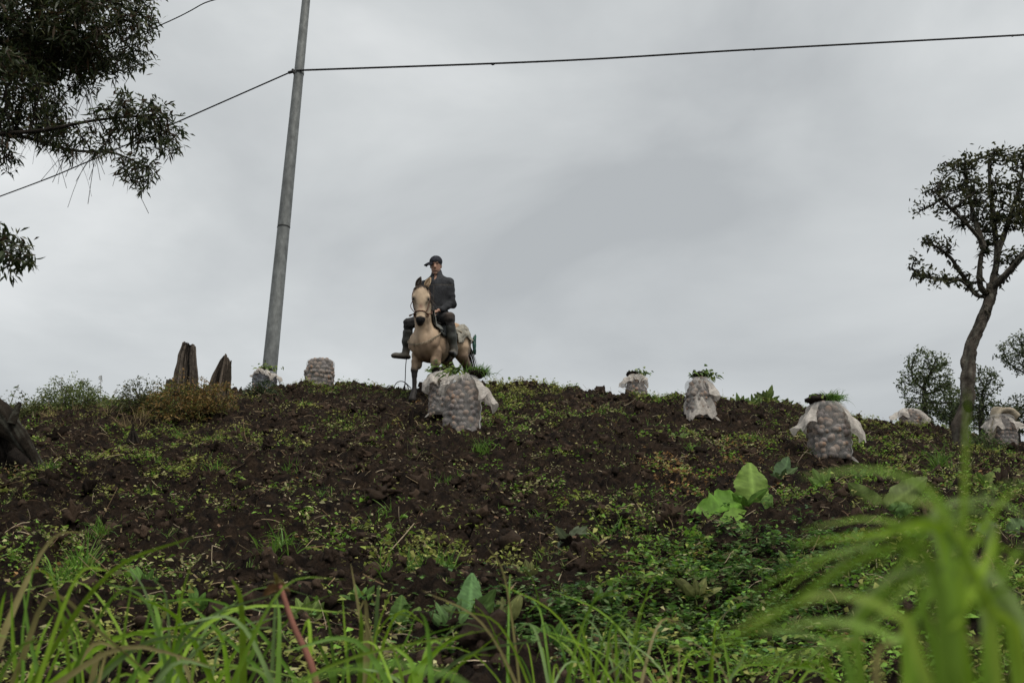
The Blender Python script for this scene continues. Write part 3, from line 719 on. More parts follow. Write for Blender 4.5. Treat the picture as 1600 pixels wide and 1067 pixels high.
# trousers and boots
T = Solid(); T.cone(hipL, hipR, .125, .125, .06)
for hip, kn, an in ((hipL, knL, anL), (hipR, knR, anR)):
    T.cone(hip, kn, .108, .082, .05); T.cone(kn, kn+(an-kn)*.42, .080, .068, .04)
V, F = T.mesh(.0095, lambda q: 0.007*fbm(q[:, 0]*14, q[:, 1]*14, q[:, 2]*9, 3, 13)+.003*np.sin(q[:, 2]*70+9*q[:, 0]))
C = np.tile([.036, .035, .036], (len(V), 1)); kd = np.minimum(np.linalg.norm(V-knL-[.05, .02, .04], axis=1), 9)[:, None]
C = C*(1-.7*np.exp(-(kd/.11)**2))+np.array([.10, .075, .06])*.7*np.exp(-(kd/.11)**2)
link('trousers', mesh_from('trousers', V, [F], True, C), M['denim'], rider)
M['rubber'] = pmat('dusty_rubber', None, .55, .35, 10, .3, 40, .006, .35)
for kn, an, to in ((knL, anL, toL), (knR, anR, toR)):
    S_ = Solid(); a0 = kn+(an-kn)*.30; ft = nrm((to-an)*[1, 1, 0])
    S_.chain([(*a0, .078), (*(kn+(an-kn)*.6), .074), (*(an+[0, 0, .05]), .056), (*(an+[0, 0, -.03]), .054)], .04)
    S_.cone(an+[0, 0, -.035], to, .053, .042, .03); S_.cone(an-ft*.04+[0, 0, -.058], to+ft*.03+[0, 0, -.010], .044, .050, .02, (1, 1, .8))
    S_.ell(a0+(a0-an)*.16, (.064, .064, .03), .01, cut=True)
    V, F = S_.mesh(.008, wr(10, .006, 23))
    sole = sstep(-.064, -.085, V[:, 2]-an[2])[:, None]; dust = sstep(.15, -.05, V[:, 2]-an[2])[:, None]
    C = np.array([.040, .042, .036])*(1-dust)+np.array([.085, .075, .06])*dust; C = C*(1-sole)+np.array([.012, .011, .011])*sole
    link('boot', mesh_from('boot', V, [F], True, C), M['rubber'], rider)
# cap with the peak turned to his right
K = Solid(); cR = hR@yawm(R(-62)); K.ell(fc(-.008, 0, .062), (.126, .108, .102), .02, hR); K.ell(fc(-.005, 0, -.045), (.152, .14, .098), .01, hR, cut=True)
V, F = K.mesh(.006, wr(20, .004, 33)); cap = link('cap', mesh_from('cap', V, [F], True, np.tile([.030, .031, .038], (len(V), 1))*(1+.4*fbm(V[:, 0]*25, V[:, 1]*25, V[:, 2]*25, 2, 6))[:, None]), M['denim'], rider)
mb = MB(); nn, k = 8, 13
tt = np.linspace(0, 1, nn); aa = np.linspace(-1.0, 1.0, k)
Vv = np.array([[fc(-.008, 0, .052)+1.16*cR@np.array([(.092+.085*t*np.cos(a*.9))*np.cos(a*.75), (.092+.02*t)*np.sin(a*1.05), -.025*t-.02*t*t*1.0-.020*a*a*(1-.3*t)]) for a in aa] for t in tt]).reshape(-1, 3)
i = np.arange(k-1); bb = (np.arange(nn-1)*k)[:, None]; mb.add(Vv, np.stack([bb+i, bb+i+1, bb+k+i+1, bb+k+i], 2).reshape(-1, 4), (.016, .016, .022))
o = hb(mb, 'peak', M['denim'], cap); o.modifiers.new('thickness', 'SOLIDIFY').thickness = .008
# ------------------------------------------------------------------ saddle, blanket, breast rope
def sheet(name, x0, x1, a0, a1, off, mat, c, n=(14, 26), wrk=.01, seed=0, hem=.03, zc_=1.02, parent=None):
    xs = np.linspace(0, 1, n[0]); As = np.linspace(a0, a1, n[1]); Pt = []
    r = np.random.default_rng(seed)
    for u in xs:
        for a in As:
            a_ = a*(1+hem*math.sin(u*9+seed)); Pt.append(pt(x0+(x1-x0)*u+.02*math.sin(a*5+seed), math.sin(a_)*.5, zc_+math.cos(a_)*.6))
    Pt = B.project(np.array(Pt), off); G = B.grad(Pt); Pt = Pt+G*(wrk*fbm(Pt[:, 0]*11, Pt[:, 1]*11, Pt[:, 2]*11, 3, seed)[:, None])
    bq = np.array([i*n[1]+j for i in range(n[0]-1) for j in range(n[1]-1)]); mb = MB()
    mb.add(Pt, np.stack([bq, bq+1, bq+n[1]+1, bq+n[1]], 1), c)
    o = hb(mb, name, M[mat], parent or saddle); o.modifiers.new('thickness', 'SOLIDIFY').thickness = .012; return o
M['cloth'] = pmat('worn_cloth', None, .9, .4, 18, .8, 50, .01, .2)
sheet('pad', -.28, .30, -1.25, 1.25, .022, 'cloth', (.085, .09, .088), seed=2, wrk=.016)
sheet('seat', -.26, .16, -.55, .55, .050, 'cloth', (.035, .03, .028), seed=4)
for a0_, a1_ in ((.85, 1.50), (-.85, -1.50)): sheet('blanket', -.80, -.24, a0_, a1_, .03, 'cloth', (.33, .31, .26), seed=6, wrk=.035, hem=.07)
sheet('front_flap', .12, .32, -1.05, 1.05, .04, 'cloth', (.16, .165, .155), seed=8, wrk=.02)
mb = MB(); a = np.linspace(-1.45, 1.45, 46)
bp = np.array([pt(.74*math.cos(x)+.0, .42*math.sin(x), 1.30-.20*math.cos(x)**1.5 if math.cos(x) > 0 else 1.3) for x in a]); bp = B.project(bp, .016)
tube(mb, bp, .0075, 7, jit=.25, seed=5); hb(mb, 'breast_rope', M['rope'], saddle)
mb = MB(); r = np.random.default_rng(8); P = np.repeat(bp, 4, 0); ribbons(mb, P, np.stack([.6*np.ones(len(P)), r.normal(size=len(P))*.4, -1+r.normal(size=len(P))*.4], 1), r.uniform(.012, .04, len(P)), .004, .2, 2, (.40, .33, .24), 'flat'); tag(hb(mb, 'frayed_ends', M['rope'], saddle), kind='stuff')
mb = MB(); a = np.linspace(-2.6, 2.6, 40); tube(mb, B.project(np.array([pt(.05, .45*math.sin(x), 1.02+.5*math.cos(x)) for x in a]), .014), .018, 6); hb(mb, 'girth', M['greyrope'], saddle)
for s in (-1, 1):
    mb = MB(); tube(mb, spline(B.project(np.array([pt(-.25, s*.2, 1.28), pt(-.5, s*.3, 1.13), pt(-.8, s*.25, 1.0), pt(-.9, s*.02, .98)]), .035), 24), .012, 6); hb(mb, 'crupper_strap', M['rope'], saddle)
# reins to the hand
for s in (-1, 1):
    p0 = hd(.375, -.02, s*.085); mid = np.array([.55, .17 if s > 0 else -.20, 1.27]); h_ = haL if s > 0 else haR
    mb = MB(); tube(mb, spline([p0, p0*.5+mid*.5+[0, s*.05, -.03], mid, h_+[.02, 0, -.01]], 24), .0075, 6); hb(mb, 'rein', M['leather'], bridle)
# lead rope hanging on the off side
p = horse_world([.18, -.40, .84]); g_ = p.copy()
lead = MB(); pts = spline([[.10, -.52, .73], [.12, -.52, .55], [.11, -.525, .35], [.14, -.52, .17]], 26)
tube(lead, pts, .008, 6)
o = hb(lead, 'lead_rope', M['greyrope'], None); o.location = tuple(HO); o.rotation_euler = (0, 0, HRZ); tag(o, 'thin dark rope hanging below the outstretched boot', 'rope')
kn_ = MB(); kn_.add(np.array([.135, -.52, .20])+ICO2[0]*np.array([.018, .018, .05]), ICO2[1]); hb(kn_, 'knot', M['greyrope'], o)
# green rope coil hanging behind the blanket
M['green'] = pmat('green_nylon_rope', (.035, .13, .095), .6, .35, 50, base2=(.02, .07, .055))
coil = empty('rope_coil', HO, 'coil of green rope hanging from the blanket on the rump', 'rope', rz=HRZ)
r = np.random.default_rng(12)
for q in range(7):
    a = np.linspace(0, 2*np.pi, 32); w_ = .035+.012*q*.5; hgt = .15+.012*r.normal()
    c0 = pt(-.70-.012*q, .30+.012*r.normal(), .94+.01*r.normal())
    pts = np.array([c0+np.array([w_*math.sin(x)*1.1, w_*.55*math.sin(x)+.008*math.sin(3*x+q), hgt*math.cos(x)]) for x in a])
    mb = MB(); tube(mb, pts, .0075, 5, cap=False); hb(mb, 'loop', M['green'] if q != 3 else M['cord'], coil)
# ------------------------------------------------------------------ potato sacks
pot_mesh = []
for s in range(5):
    r = np.random.default_rng(s+60); V0 = ICO2[0]*np.array([1.12, .92, .95])*(1+.06*fbm(ICO2[0][:, 0]*1.6+s*5, ICO2[0][:, 1]*1.6, ICO2[0][:, 2]*1.6, 2, s)[:, None])
    cc = np.array([[.25, .19, .155], [.33, .25, .20], [.19, .155, .14], [.30, .20, .145], [.23, .195, .185]])[s]
    me = mesh_from('potato', V0, [ICO2[1]], True, np.tile(cc, (len(V0), 1))); me.materials.append(M['potato']); pot_mesh.append(me)
def sack(pos, w, h, label, seed, flap=None, lean=(0, 0), plug=None, cordside=0, netmat='net', slump=0.0, ears=True):
    """net sack of potatoes, w wide and h tall, mouth flaps: list of (angle, width, reach, drop); angle 0 = towards camera"""
    r = np.random.default_rng(seed); Rr = w*.5; pr = w*.072
    root = empty('potato_sack', pos, label, 'sack', 'net sacks of potatoes on the field')
    pos = np.array(pos)
    def prof(t): return .92+.10*math.sin(math.pi*min(max(t*.95+.05, 0), 1))-(.60 if flap else .12)*(max(0, t-.55)/.45)**(1.7 if flap else 1.2)
    def axis(t): return np.array([lean[0]*t, lean[1]*t, 0])*h
    rows = max(5, int(h*.93/(pr*1.62))); pts = []
    for q in range(rows):
        t = (q+.55)/rows; Rq = (Rr-pr)*prof(t); m = max(8, int(2*math.pi*Rq/(pr*1.9)))
        for k in range(m):
            a = 2*math.pi*(k+.5*(q % 2))/m+r.normal()*.13
            pts.append((a, t+r.normal()*.020, Rq+r.normal()*pr*.22, pr*r.uniform(.74, 1.22)))
    pts = np.array(pts)
    def place(a, t, rad):
        e_ = 1.0+.10*np.cos(2*a); return axis(t)+np.array([rad*math.sin(a)*e_, -rad*math.cos(a)/e_*1.0, t*h])
    for a, t, rad, rr in pts:
        o = link('potato', pot_mesh[int(r.integers(0, 5))], None, root); o.location = tuple(place(a, t, rad)); o.scale = (rr,)*3
        o.rotation_euler = tuple(r.uniform(0, 6.28, 3))
    na, nt_ = 72, 44; A = np.arange(na)*2*np.pi/na; Tt = np.linspace(0, 1, nt_); mbn = MB(); mbf = MB(); V = []; Vf = []
    for t in Tt:
        base = (Rr-pr)*prof(t)
        da = (A[:, None]-pts[None, :, 0]+np.pi) % (2*np.pi)-np.pi; dz = (t-pts[:, 1])*h
        d2 = (da*base)**2+dz[None, :]**2
        bump = np.sqrt(np.maximum(pts[None, :, 3]**2-d2, 0))+(pts[None, :, 2]-base); bump = np.maximum(bump.max(1), pr*.30)
        bump = .6*bump+.2*np.roll(bump, 1)+.2*np.roll(bump, -1)+.006
        edge = min(1, t/.05)*.10+.90; edge *= 1-.25*max(0, t-.92)/.08
        rim = (base+bump)*edge+.006*np.sin(A*5+seed)+.004*np.sin(A*9+t*30)
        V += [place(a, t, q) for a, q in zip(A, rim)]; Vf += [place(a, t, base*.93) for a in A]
    i = np.arange(na); jn = (i+1) % na; bb = (np.arange(nt_-1)*na)[:, None]; Fq = np.stack([bb+i, bb+jn, bb+na+jn, bb+na+i], 2).reshape(-1, 4)
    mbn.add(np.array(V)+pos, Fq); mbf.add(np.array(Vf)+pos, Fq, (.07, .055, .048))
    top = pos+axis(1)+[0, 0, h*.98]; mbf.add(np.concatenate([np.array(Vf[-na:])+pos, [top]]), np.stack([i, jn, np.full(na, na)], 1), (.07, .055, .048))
    mbf.build('inner_potatoes', M['potato'], root, True); mbn.build('netting', M[netmat], root, True)
    if flap:
        for q, (fa, fw, reach, drop) in enumerate(flap):
            mb = MB(); n1_, n2 = 20, 30; VV = []
            for u_ in np.linspace(0, 1, n1_):
                for v in np.linspace(-1, 1, n2):
                    u = u_*(1+.14*vnoise(v*3.3+seed, q*7.7, 0, seed)[()]*u_); a = R(fa)+R(fw)*v*(.9+.25*u)
                    ruff = .020*math.sin(v*8+seed+q)*u+.045*fbm(v*2.6+seed, u*2.7+q*5, 0, 3, seed)[()]*u**.6
                    rad = Rr*.16+(Rr*.86+reach*w*(1-.25*v*v))*u**.78
                    zz = h*1.05-drop*h*u**1.5*(1-.12*abs(v)**3)+ruff*.8+.02*h*math.sin(v*5+q*2)*u
                    p = axis(1)+np.array([math.sin(a)*(rad+ruff), -math.cos(a)*(rad+ruff), zz]); VV.append(p)
            bq = np.array([x*n2+y for x in range(n1_-1) for y in range(n2-1)])
            mb.add(np.array(VV)+pos, np.stack([bq, bq+1, bq+n2+1, bq+n2], 1)); mb.build('mouth_flap', M['flap'], root, True)
    if cordside:
        mb = MB(); c_ = cordside; pp = [place(c_*1.25, t, Rr*1.03*prof(t)+.01*math.sin(t*40+seed)) for t in np.linspace(.02, .62, 22)]
        tube(mb, np.array(pp)+pos, .0065*w/.45, 5, jit=.2, seed=seed); mb.build('seam_cord', M['cord'], root)
    if ears:
        for c_ in (-1, 1):
            mb = MB(); p0 = place(c_*1.2, .05, Rr*.9)+pos; p1 = place(c_*1.3, -.02, Rr*1.28)+pos; ribbons(mb, [p0], [p1-p0], np.linalg.norm(p1-p0), w*.10, .2, 4, prof='leaf', side=[[0, .3, 1]]); mb.build('corner', M['flap'], root)
    topc = pos+axis(1)+np.array([0, 0, h*(1.05 if flap else 1.0)])
    if plug: sod(topc, w, seed, *plug)
    return root
def sod(c, w, seed, label, soil_off, grass, leaves, gh=.16):
    """clump of turf stuffed into the mouth of a sack"""
    r = np.random.default_rng(seed+500); root = empty('turf_clump', c, label, 'turf', 'turf clumps plugging the sacks')
    mb = MB(); V0 = ICO3[0]; nn = 1+.30*fbm(V0[:, 0]*2.2+seed, V0[:, 1]*2.2, V0[:, 2]*2.2, 3, seed)
    mb.add(c+np.array([soil_off*w, 0, .02])+V0*nn[:, None]*np.array([w*.26, w*.24, w*.11]), ICO3[1], (.022, .016, .013)); mb.build('soil', M['clod'], root, True)
    if grass:
        gx_, n = grass; mb = MB(); P = c+np.stack([gx_*w+r.normal(size=n)*w*.13, r.normal(size=n)*w*.10, w*.05-np.abs(r.normal(size=n))*w*.04], 1)
        D = np.stack([r.normal(size=n)*.55+.25*np.sign(gx_), r.normal(size=n)*.5-.1, np.ones(n)], 1)
        ribbons(mb, P, D, 1.5*gh*r.uniform(.5, 1.15, n), r.uniform(.007, .013, n), r.uniform(.3, 1.1, n), 4, np.array([.12, .24, .035])*r.uniform(.5, 1.4, (n, 1)), 'grass'); mb.build('grass', M['grass'], root)
    if leaves:
        lx, n = leaves; mb = MB(); P = c+np.stack([lx*w+r.normal(size=n)*w*.2, r.normal(size=n)*w*.14, np.abs(r.normal(size=n))*w*.10+w*.02], 1)
        D = np.stack([r.normal(size=n)+.5*np.sign(lx), r.normal(size=n)-.5, r.normal(size=n)*.5+.3], 1)
        ribbons(mb, P, D, r.uniform(.05, .11, n)*w/.45, r.uniform(.022, .05, n)*w/.45, .6, 3, np.array([[.14, .23, .045], [.22, .28, .07], [.08, .13, .035]])[r.integers(0, 3, n)]*r.uniform(.7, 1.3, (n, 1)), 'leaf', fold=.2); mb.build('leaves', M['leafy'], root)
def m_at(p, npx): return npx*p[1]*1.03/FP*1.0
pA = hit(720, 681); pA2 = hit(690, 655); pB = hit(1298, 718); pC = hit(1096, 659)
kA = m_at(pA, 1.0); kB = m_at(pB, 1.0); kC = m_at(pC, 1.0); k2 = m_at(pA2, 1.0)
sack(pA2, 46*k2, 70*k2, 'half hidden potato sack behind the front sack below the horse', 3, [(-75, 56, .16, .48), (15, 44, .04, .34)], plug=('leafy weeds and soil topping the half hidden rear sack', -.1, None, (-.05, 90)))
sack(pA, 64*kA, 100*kA, 'tall net sack of potatoes standing right in front of the horse', 1, [(82, 42, .30, .52), (-80, 36, .06, .30), (0, 36, -.25, .14), (180, 60, .1, .4)], lean=(.03, 0), cordside=1,
     plug=('grassy turf leaning right out of the sack before the horse', .30, (.34, 420), (-.3, 40), .16))
sack(pB, 68*kB, 90*kB, 'wide potato sack with drooping pale flaps on the right slope', 2, [(78, 40, .28, .64), (-80, 36, .20, .52), (178, 60, .1, .5)], lean=(.0, 0), cordside=1,
     plug=('dark sod with bright green tuft on the right slope sack', -.2, (.14, 460), (0, 20), .15))
sack(pC, 50*kC, 66*kC, 'potato sack draped in a pale net beside the leafy crest plants', 5, [(-38, 62, .06, .98), (72, 44, .08, .55)], plug=('wilted leaves hanging over the net draped sack', 0, None, (.12, 120)))
pD = onY(994, 19.2); kD = m_at(pD, 1.0)
sack(pD, 37*kD, 58*kD, 'small potato sack standing on the crest right of the rider', 6, [(-72, 50, .14, .32), (80, 46, .06, .28), (0, 40, .0, .22)], plug=('dark soil and weeds heaped on the crest sack', -.12, None, (.2, 90)), ears=False)
pE = onY(496, 16.9); kE = m_at(pE, 1.0)
sack(pE, 50*kE, 47*kE, 'bulging flapless potato sack on the crest right of the pole', 7, None, lean=(.06, 0), ears=False)
pF = onY(412, 17.0); kF = m_at(pF, 1.0)
M['greybag'] = pmat('grey_plastic_sack', (.20, .21, .23), .6, .3, 20, .6, 40, .01, alpha=.8, base2=(.10, .105, .12))
sack(pF, 42*kF, 38*kF, 'short grey sack topped with soil at the foot of the pole', 8, [(-70, 50, .04, .30), (70, 50, .10, .42), (0, 45, .02, .25)], netmat='greybag', plug=('soil and small weeds spilling from the short grey sack', 0, None, (.0, 90)), ears=False)
pG = onY(1417, 18.2); kG = m_at(pG, 1.0)
sack(pG, 36*kG, 44*kG, 'low potato sack with pale flaps left of the leaning tree', 9, [(-76, 48, .30, .42), (74, 40, .30, .55)], ears=False)
pH = onY(1556, 16.0); kH = m_at(pH, 1.0)
sH = sack(pH, 44*kH, 50*kH, 'potato sack with beige cloth twisted over it, right of the tree', 10, [(-60, 40, .14, .6), (60, 36, .14, .5)], ears=False)
mb = MB(); cw = 44*kH
for q in range(5):
    pts = spline([pH+np.array([-.62*cw-.02*q, -.1+.03*q, .02]), pH+np.array([-.45*cw+.01*q, -.14+.03*q, .5*cw]), pH+np.array([-.1*cw, -.12+.03*q, 1.18*cw+.02*q]), pH+np.array([.30*cw, -.1+.03*q, 1.30*cw-.015*q]), pH+np.array([.56*cw, -.1+.03*q, 1.05*cw-.01*q])], 26)
    tube(mb, pts, .045+.012*np.sin(np.linspace(0, 9, 26)+q), 8, jit=.06, seed=q)
M['beige'] = pmat('beige_cloth', (.42, .36, .27), .9, .3, 20, .8, 40, .012)
o = mb.build('cloth_roll', M['beige'], None, True, pH); tag(o, 'beige cloth twisted in a roll over the far right sack', 'cloth')

# ------------------------------------------------------------------ steel pole and cables
PYD = 22.0
b0 = at(421, 592, PYD); b0[2] = gz(b0[0], b0[1])-.3
p0 = at(420.5, 585, PYD); p1 = at(443, 335, PYD); p2 = at(478.5, -2, PYD)
ax_ = nrm(p2-p0); base_p = p0-ax_*((p0[2]-b0[2])/ax_[2]); top_p = p0+ax_*11.5
pole = empty('power_pole', base_p, 'tall grey galvanised steel pole leaning slightly behind the crest', 'pole')
kp = PYD*1.06/FP
def frust(mb, A, Bp, ra, rb, k=8):
    tube(mb, np.array([A, A*.5+Bp*.5, Bp]), np.array([ra, (ra+rb)/2, rb]), k)
jn_ = p0+ax_*np.dot(p1-p0, ax_)
mb = MB(); frust(mb, base_p, jn_, 12.6*kp, 10.0*kp); mb.build('lower_section', M['galv'], pole)
mb = MB(); frust(mb, jn_-ax_*.35, top_p, 10.5*kp, 6.6*kp); mb.build('upper_section', M['galv'], pole)
mb = MB(); tube(mb, np.array([jn_-ax_*.36, jn_-ax_*.33]), 10.75*kp, 8); mb.build('joint_ring', M['darkmetal'], pole)
cl = p0+ax_*np.dot(at(466, 115, PYD)-p0, ax_)
mb = MB(); tube(mb, np.array([cl-ax_*.03, cl+ax_*.03]), 8.9*kp, 16); mb.build('clamp_band', M['galv'], pole)
mb = MB(); cb = cl+np.array([-9.2*kp, -.03, 0]); tube(mb, spline([cb+[.06, -.03, -.08], cb+[.02, -.05, 0], cb+[-.01, -.03, .07]], 8), .035, 8); tube(mb, np.array([cb+[-.12, 0, .0], cb+[.08, -.05, .02]]), .038, 8); mb.build('clamp', M['darkmetal'], pole)
def cable(pts, rad, label, knots=()):
    pts = np.array(pts); mb = MB(); tube(mb, pts, rad, 6)
    o = mb.build('power_cable', M['cable'], None, True, pts[0]); tag(o, label, 'cable', 'cables on the steel pole')
    for p in knots:
        k_ = MB(); tube(k_, np.array([p+[-.05, 0, 0], p+[0, 0, -.01], p+[.05, 0, 0]]), [.015, .03, .015], 6); k_.build('cable_tie', M['cable'], o)
cr = spline([cb+[.1, -.1, 0], at(870, 95.5, 22), at(1180, 77.5, 22), at(1600, 55, 22), at(2400, 12, 22)], 80)
cable(cr, .024, 'black cable running right from the pole across the sky', [at(1178, 77.5, 21.99), at(1582, 56, 21.99), at(770, 100.5, 21.99)])
cable(spline([cb+[-.1, 0, 0], at(285, 187.5, 24), at(130, 256, 26), at(0, 307, 28), at(-400, 452, 34)], 60), .019, 'black cable sloping down left from the pole behind the branches')
cable(spline([top_p-ax_*1.0, at(340, -1, 24), at(257, 37, 25.5), at(0, 150, 30), at(-300, 275, 36)], 60), .017, 'thin cable crossing the top left corner above the branches')

# ------------------------------------------------------------------ weathered stumps on the mound
def stump(pos, outline, depth, label, seed, c=(.088, .072, .058), moss=.0, name='tree_stump'):
    """outline: list of (height, left, right) in metres about pos; a splintered standing shard"""
    r = np.random.default_rng(seed); na = 72; hs = np.array([o[0] for o in outline]); ls = np.array([o[1] for o in outline]); rs = np.array([o[2] for o in outline])
    nt_ = 60; A = np.arange(na)*2*np.pi/na; V = []; Cc = []
    gro = fbm(np.cos(A)*4+seed, np.sin(A)*4, 0, 2, seed)+.8*vnoise(A*6.1, A*0+seed, 0, seed); jag = fbm(np.cos(A)*3.5, np.sin(A)*3.5+seed, 0, 3, seed+4)
    Hm = hs[-1]
    for t in np.linspace(0, 1, nt_):
        for q, a in enumerate(A):
            z = t*Hm*(1+.05*jag[q]*t**3); l = np.interp(t*Hm, hs, ls); rr_ = np.interp(t*Hm, hs, rs); cx = (l+rr_)/2; wx = (rr_-l)/2
            f = 1+(.26 if seed == 24 else .17)*gro[q]+(.30 if seed == 24 else .12)*fbm(a*2, z*(6 if seed == 24 else 3.2), seed, 3, seed)[()]
            V.append([cx+wx*math.cos(a)*f, depth*.5*math.sin(a)*f*(1-.35*t)*(1 if wx > .03 else .5), z])
            Cc.append(np.array(c)*(1+.75*gro[q]+.6*fbm(a*9, z*5, 0, 3, seed+9)[()]))
    V = np.array(V); i = np.arange(na); jn = (i+1) % na; bb = (np.arange(nt_-1)*na)[:, None]
    mb = MB(); mb.add(V+np.array(pos), np.stack([bb+i, bb+jn, bb+na+jn, bb+na+i], 2).reshape(-1, 4), np.clip(np.array(Cc), .004, 1))
    ct = V[-na:].mean(0)+[0, 0, -.03]; mb.add(np.concatenate([V[-na:], [ct]])+np.array(pos), np.stack([i, jn, np.full(na, na)], 1), np.array(c)*.4)
    o = mb.build(name, M['bark'], None, False, pos); return tag(o, label, 'stump', 'old stumps on the left of the field')
s1 = onY(289, 14.9); k1 = m_at(s1, 1.0); s1[2] -= .12
stump(s1, [(0, -20*k1, 20*k1), (12*k1, -19*k1, 18*k1), (26*k1, -18*k1, 15*k1), (50*k1, -17*k1, 12*k1), (72*k1, -16*k1, 9*k1), (82*k1, -13*k1, 8*k1), (89*k1, -12*k1, 7*k1), (90*k1, -8*k1, 3*k1)], 28*k1, 'taller grey splintered stump standing on the mound', 21)
s2 = onY(341, 14.8); k1 = m_at(s2, 1.0); s2[2] -= .12
stump(s2, [(0, -20*k1, 14*k1), (20*k1, -17*k1, 14*k1), (40*k1, -12*k1, 14*k1), (58*k1, -6*k1, 13*k1), (68*k1, -2*k1, 11*k1), (74*k1, 4*k1, 9*k1)], 24*k1, 'shorter pointed stump right of the tall one on the mound', 22, (.07, .056, .044))
mb = MB(); tube(mb, np.array([s2+[13*k1, -.06, 20*k1], s2+[14.5*k1, -.06, 44*k1], s2+[17*k1, -.06, 66*k1]]), [.05, .035, .008], 6, (.05, .04, .03)); o = mb.build('splinter', M['bark'], bpy.data.objects['tree_stump.001'])
s3 = onY(263, 14.8); k1 = m_at(s3, 1.0); s3[2] -= .1
stump(s3, [(0, -8*k1, 8*k1), (20*k1, -6*k1, 6*k1), (33*k1, -5*k1, 6*k1)], 12*k1, 'small broken stub leaning on the left of the tall stump', 23, (.06, .05, .04))
s4 = hit(28, 738); k1 = m_at(s4, 1.0)
stump(s4, [(0, -60*k1, 22*k1), (24*k1, -58*k1, 8*k1), (44*k1, -54*k1, -8*k1), (60*k1, -50*k1, -18*k1), (72*k1, -44*k1, -24*k1)], 44*k1, 'dark rotten stump at the left edge of the field', 24, (.022, .0175, .014))
mb = MB(); tube(mb, spline([s4+[10*k1, -.25, 25*k1], s4+[34*k1, -.3, 8*k1], s4+[44*k1, -.3, -8*k1]], 8), np.linspace(.09, .03, 8), 7, (.03, .024, .02)); mb.build('root', M['bark'], bpy.data.objects['tree_stump.003'])
s5 = hit(208, 692); k1 = m_at(s5, 1.0)
stump(s5, [(0, -12*k1, 11*k1), (10*k1, -8*k1, 6*k1), (24*k1, -5*k1, -1*k1), (30*k1, -4*k1, -1*k1)], 12*k1, 'small dark pointed stub below the mound', 25, (.02, .016, .013))
s6 = hit(642, 668); k1 = m_at(s6, 1.0)
stump(s6, [(0, -3*k1, 4*k1), (14*k1, -3*k1, 4*k1), (26*k1, -2*k1, 5*k1)], 6*k1, 'short dark stake stuck in the soil left of the sacks', 26, (.02, .014, .011))
# pale dry root ball by the stake
rb_ = hit(626, 682); mb = MB(); r = np.random.default_rng(77); n = 150
P = rb_+np.stack([r.normal(size=n)*.09, r.normal(size=n)*.06, np.abs(r.normal(size=n))*.05], 1); D = np.stack([r.normal(size=n)-.4, r.normal(size=n)*.5-.3, -.2+r.normal(size=n)*.5], 1)
ribbons(mb, P, D, r.uniform(.08, .26, n), r.uniform(.004, .009, n), .3, 3, np.array([.30, .22, .14])*r.uniform(.5, 1.1, (n, 1)), 'flat'); tag(mb.build('root_clump', M['straw'], None, False, rb_), 'clump of pale dry roots beside the dark stake', 'roots')

# ------------------------------------------------------------------ trees
def grow(seeds, att, step, di, dk, iters=90, jit=.15, seed=0):
    """space colonisation: seeds = list of (pos, parent, min radius)"""
    r = np.random.default_rng(seed); N = [np.array(s[0], float) for s in seeds]; par = [s[1] for s in seeds]; mr = [s[2] for s in seeds]
    att = np.asarray(att, float); NA = np.array(N); near = np.full(len(att), 1e9); who = np.zeros(len(att), int)
    def upd(i0):
        nonlocal near, who
        d = np.linalg.norm(att[:, None, :]-NA[None, i0:, :], axis=2); k = d.argmin(1); dm = d[np.arange(len(att)), k]
        b_ = dm < near; near = np.where(b_, dm, near); who = np.where(b_, k+i0, who)
    upd(0)
    for _ in range(iters):
        ok = near < di
        if not ok.any(): break
        sums = {}
        dirs = nrm(att[ok]-NA[who[ok]])
        acc = np.zeros((len(NA), 3)); np.add.at(acc, who[ok], dirs)
        g = np.unique(who[ok]); new = NA[g]+nrm(nrm(acc[g])+r.normal(size=(len(g), 3))*jit)*step
        i0 = len(NA); NA = np.concatenate([NA, new]); par += list(g); mr += [0.0]*len(g)
        upd(i0); keep = near > dk; att = att[keep]; near = near[keep]; who = who[keep]
        if not len(att) or len(NA) > 9000: break
    return NA, np.array(par), np.array(mr)
def radii(NA, par, mr, r0, ex=2.4):
    n = len(NA); acc = np.zeros(n); rad = np.zeros(n); kids = np.zeros(n, int)
    for q in range(n-1, -1, -1):
        rad[q] = max(acc[q]**(1/ex) if acc[q] > 0 else r0, mr[q], r0)
        if par[q] >= 0: acc[par[q]] += min(rad[q], 1e9)**ex if mr[q] == 0 else 0; kids[par[q]] += 1
    return rad, kids
def ell_att(cs, seed):
    r = np.random.default_rng(seed); out = []
    for c, rad, n in cs:
        q = nrm(r.normal(size=(n, 3)))*(r.random((n, 1))**.42); out.append(np.array(c)+q*np.array(rad))
    return np.concatenate(out)
def polyseeds(lines):
    """lines: list of (points, r0, r1, parent line, parent index)"""
    seeds = []; start = []
    for pts, r0, r1, pl, pi in lines:
        start.append(len(seeds)); n = len(pts)
        for q, p in enumerate(pts):
            if q == 0: par = -1 if pl < 0 else start[pl]+pi
            else: par = len(seeds)-1
            seeds.append((p, par, r0+(r1-r0)*q/max(n-1, 1)))
    return seeds
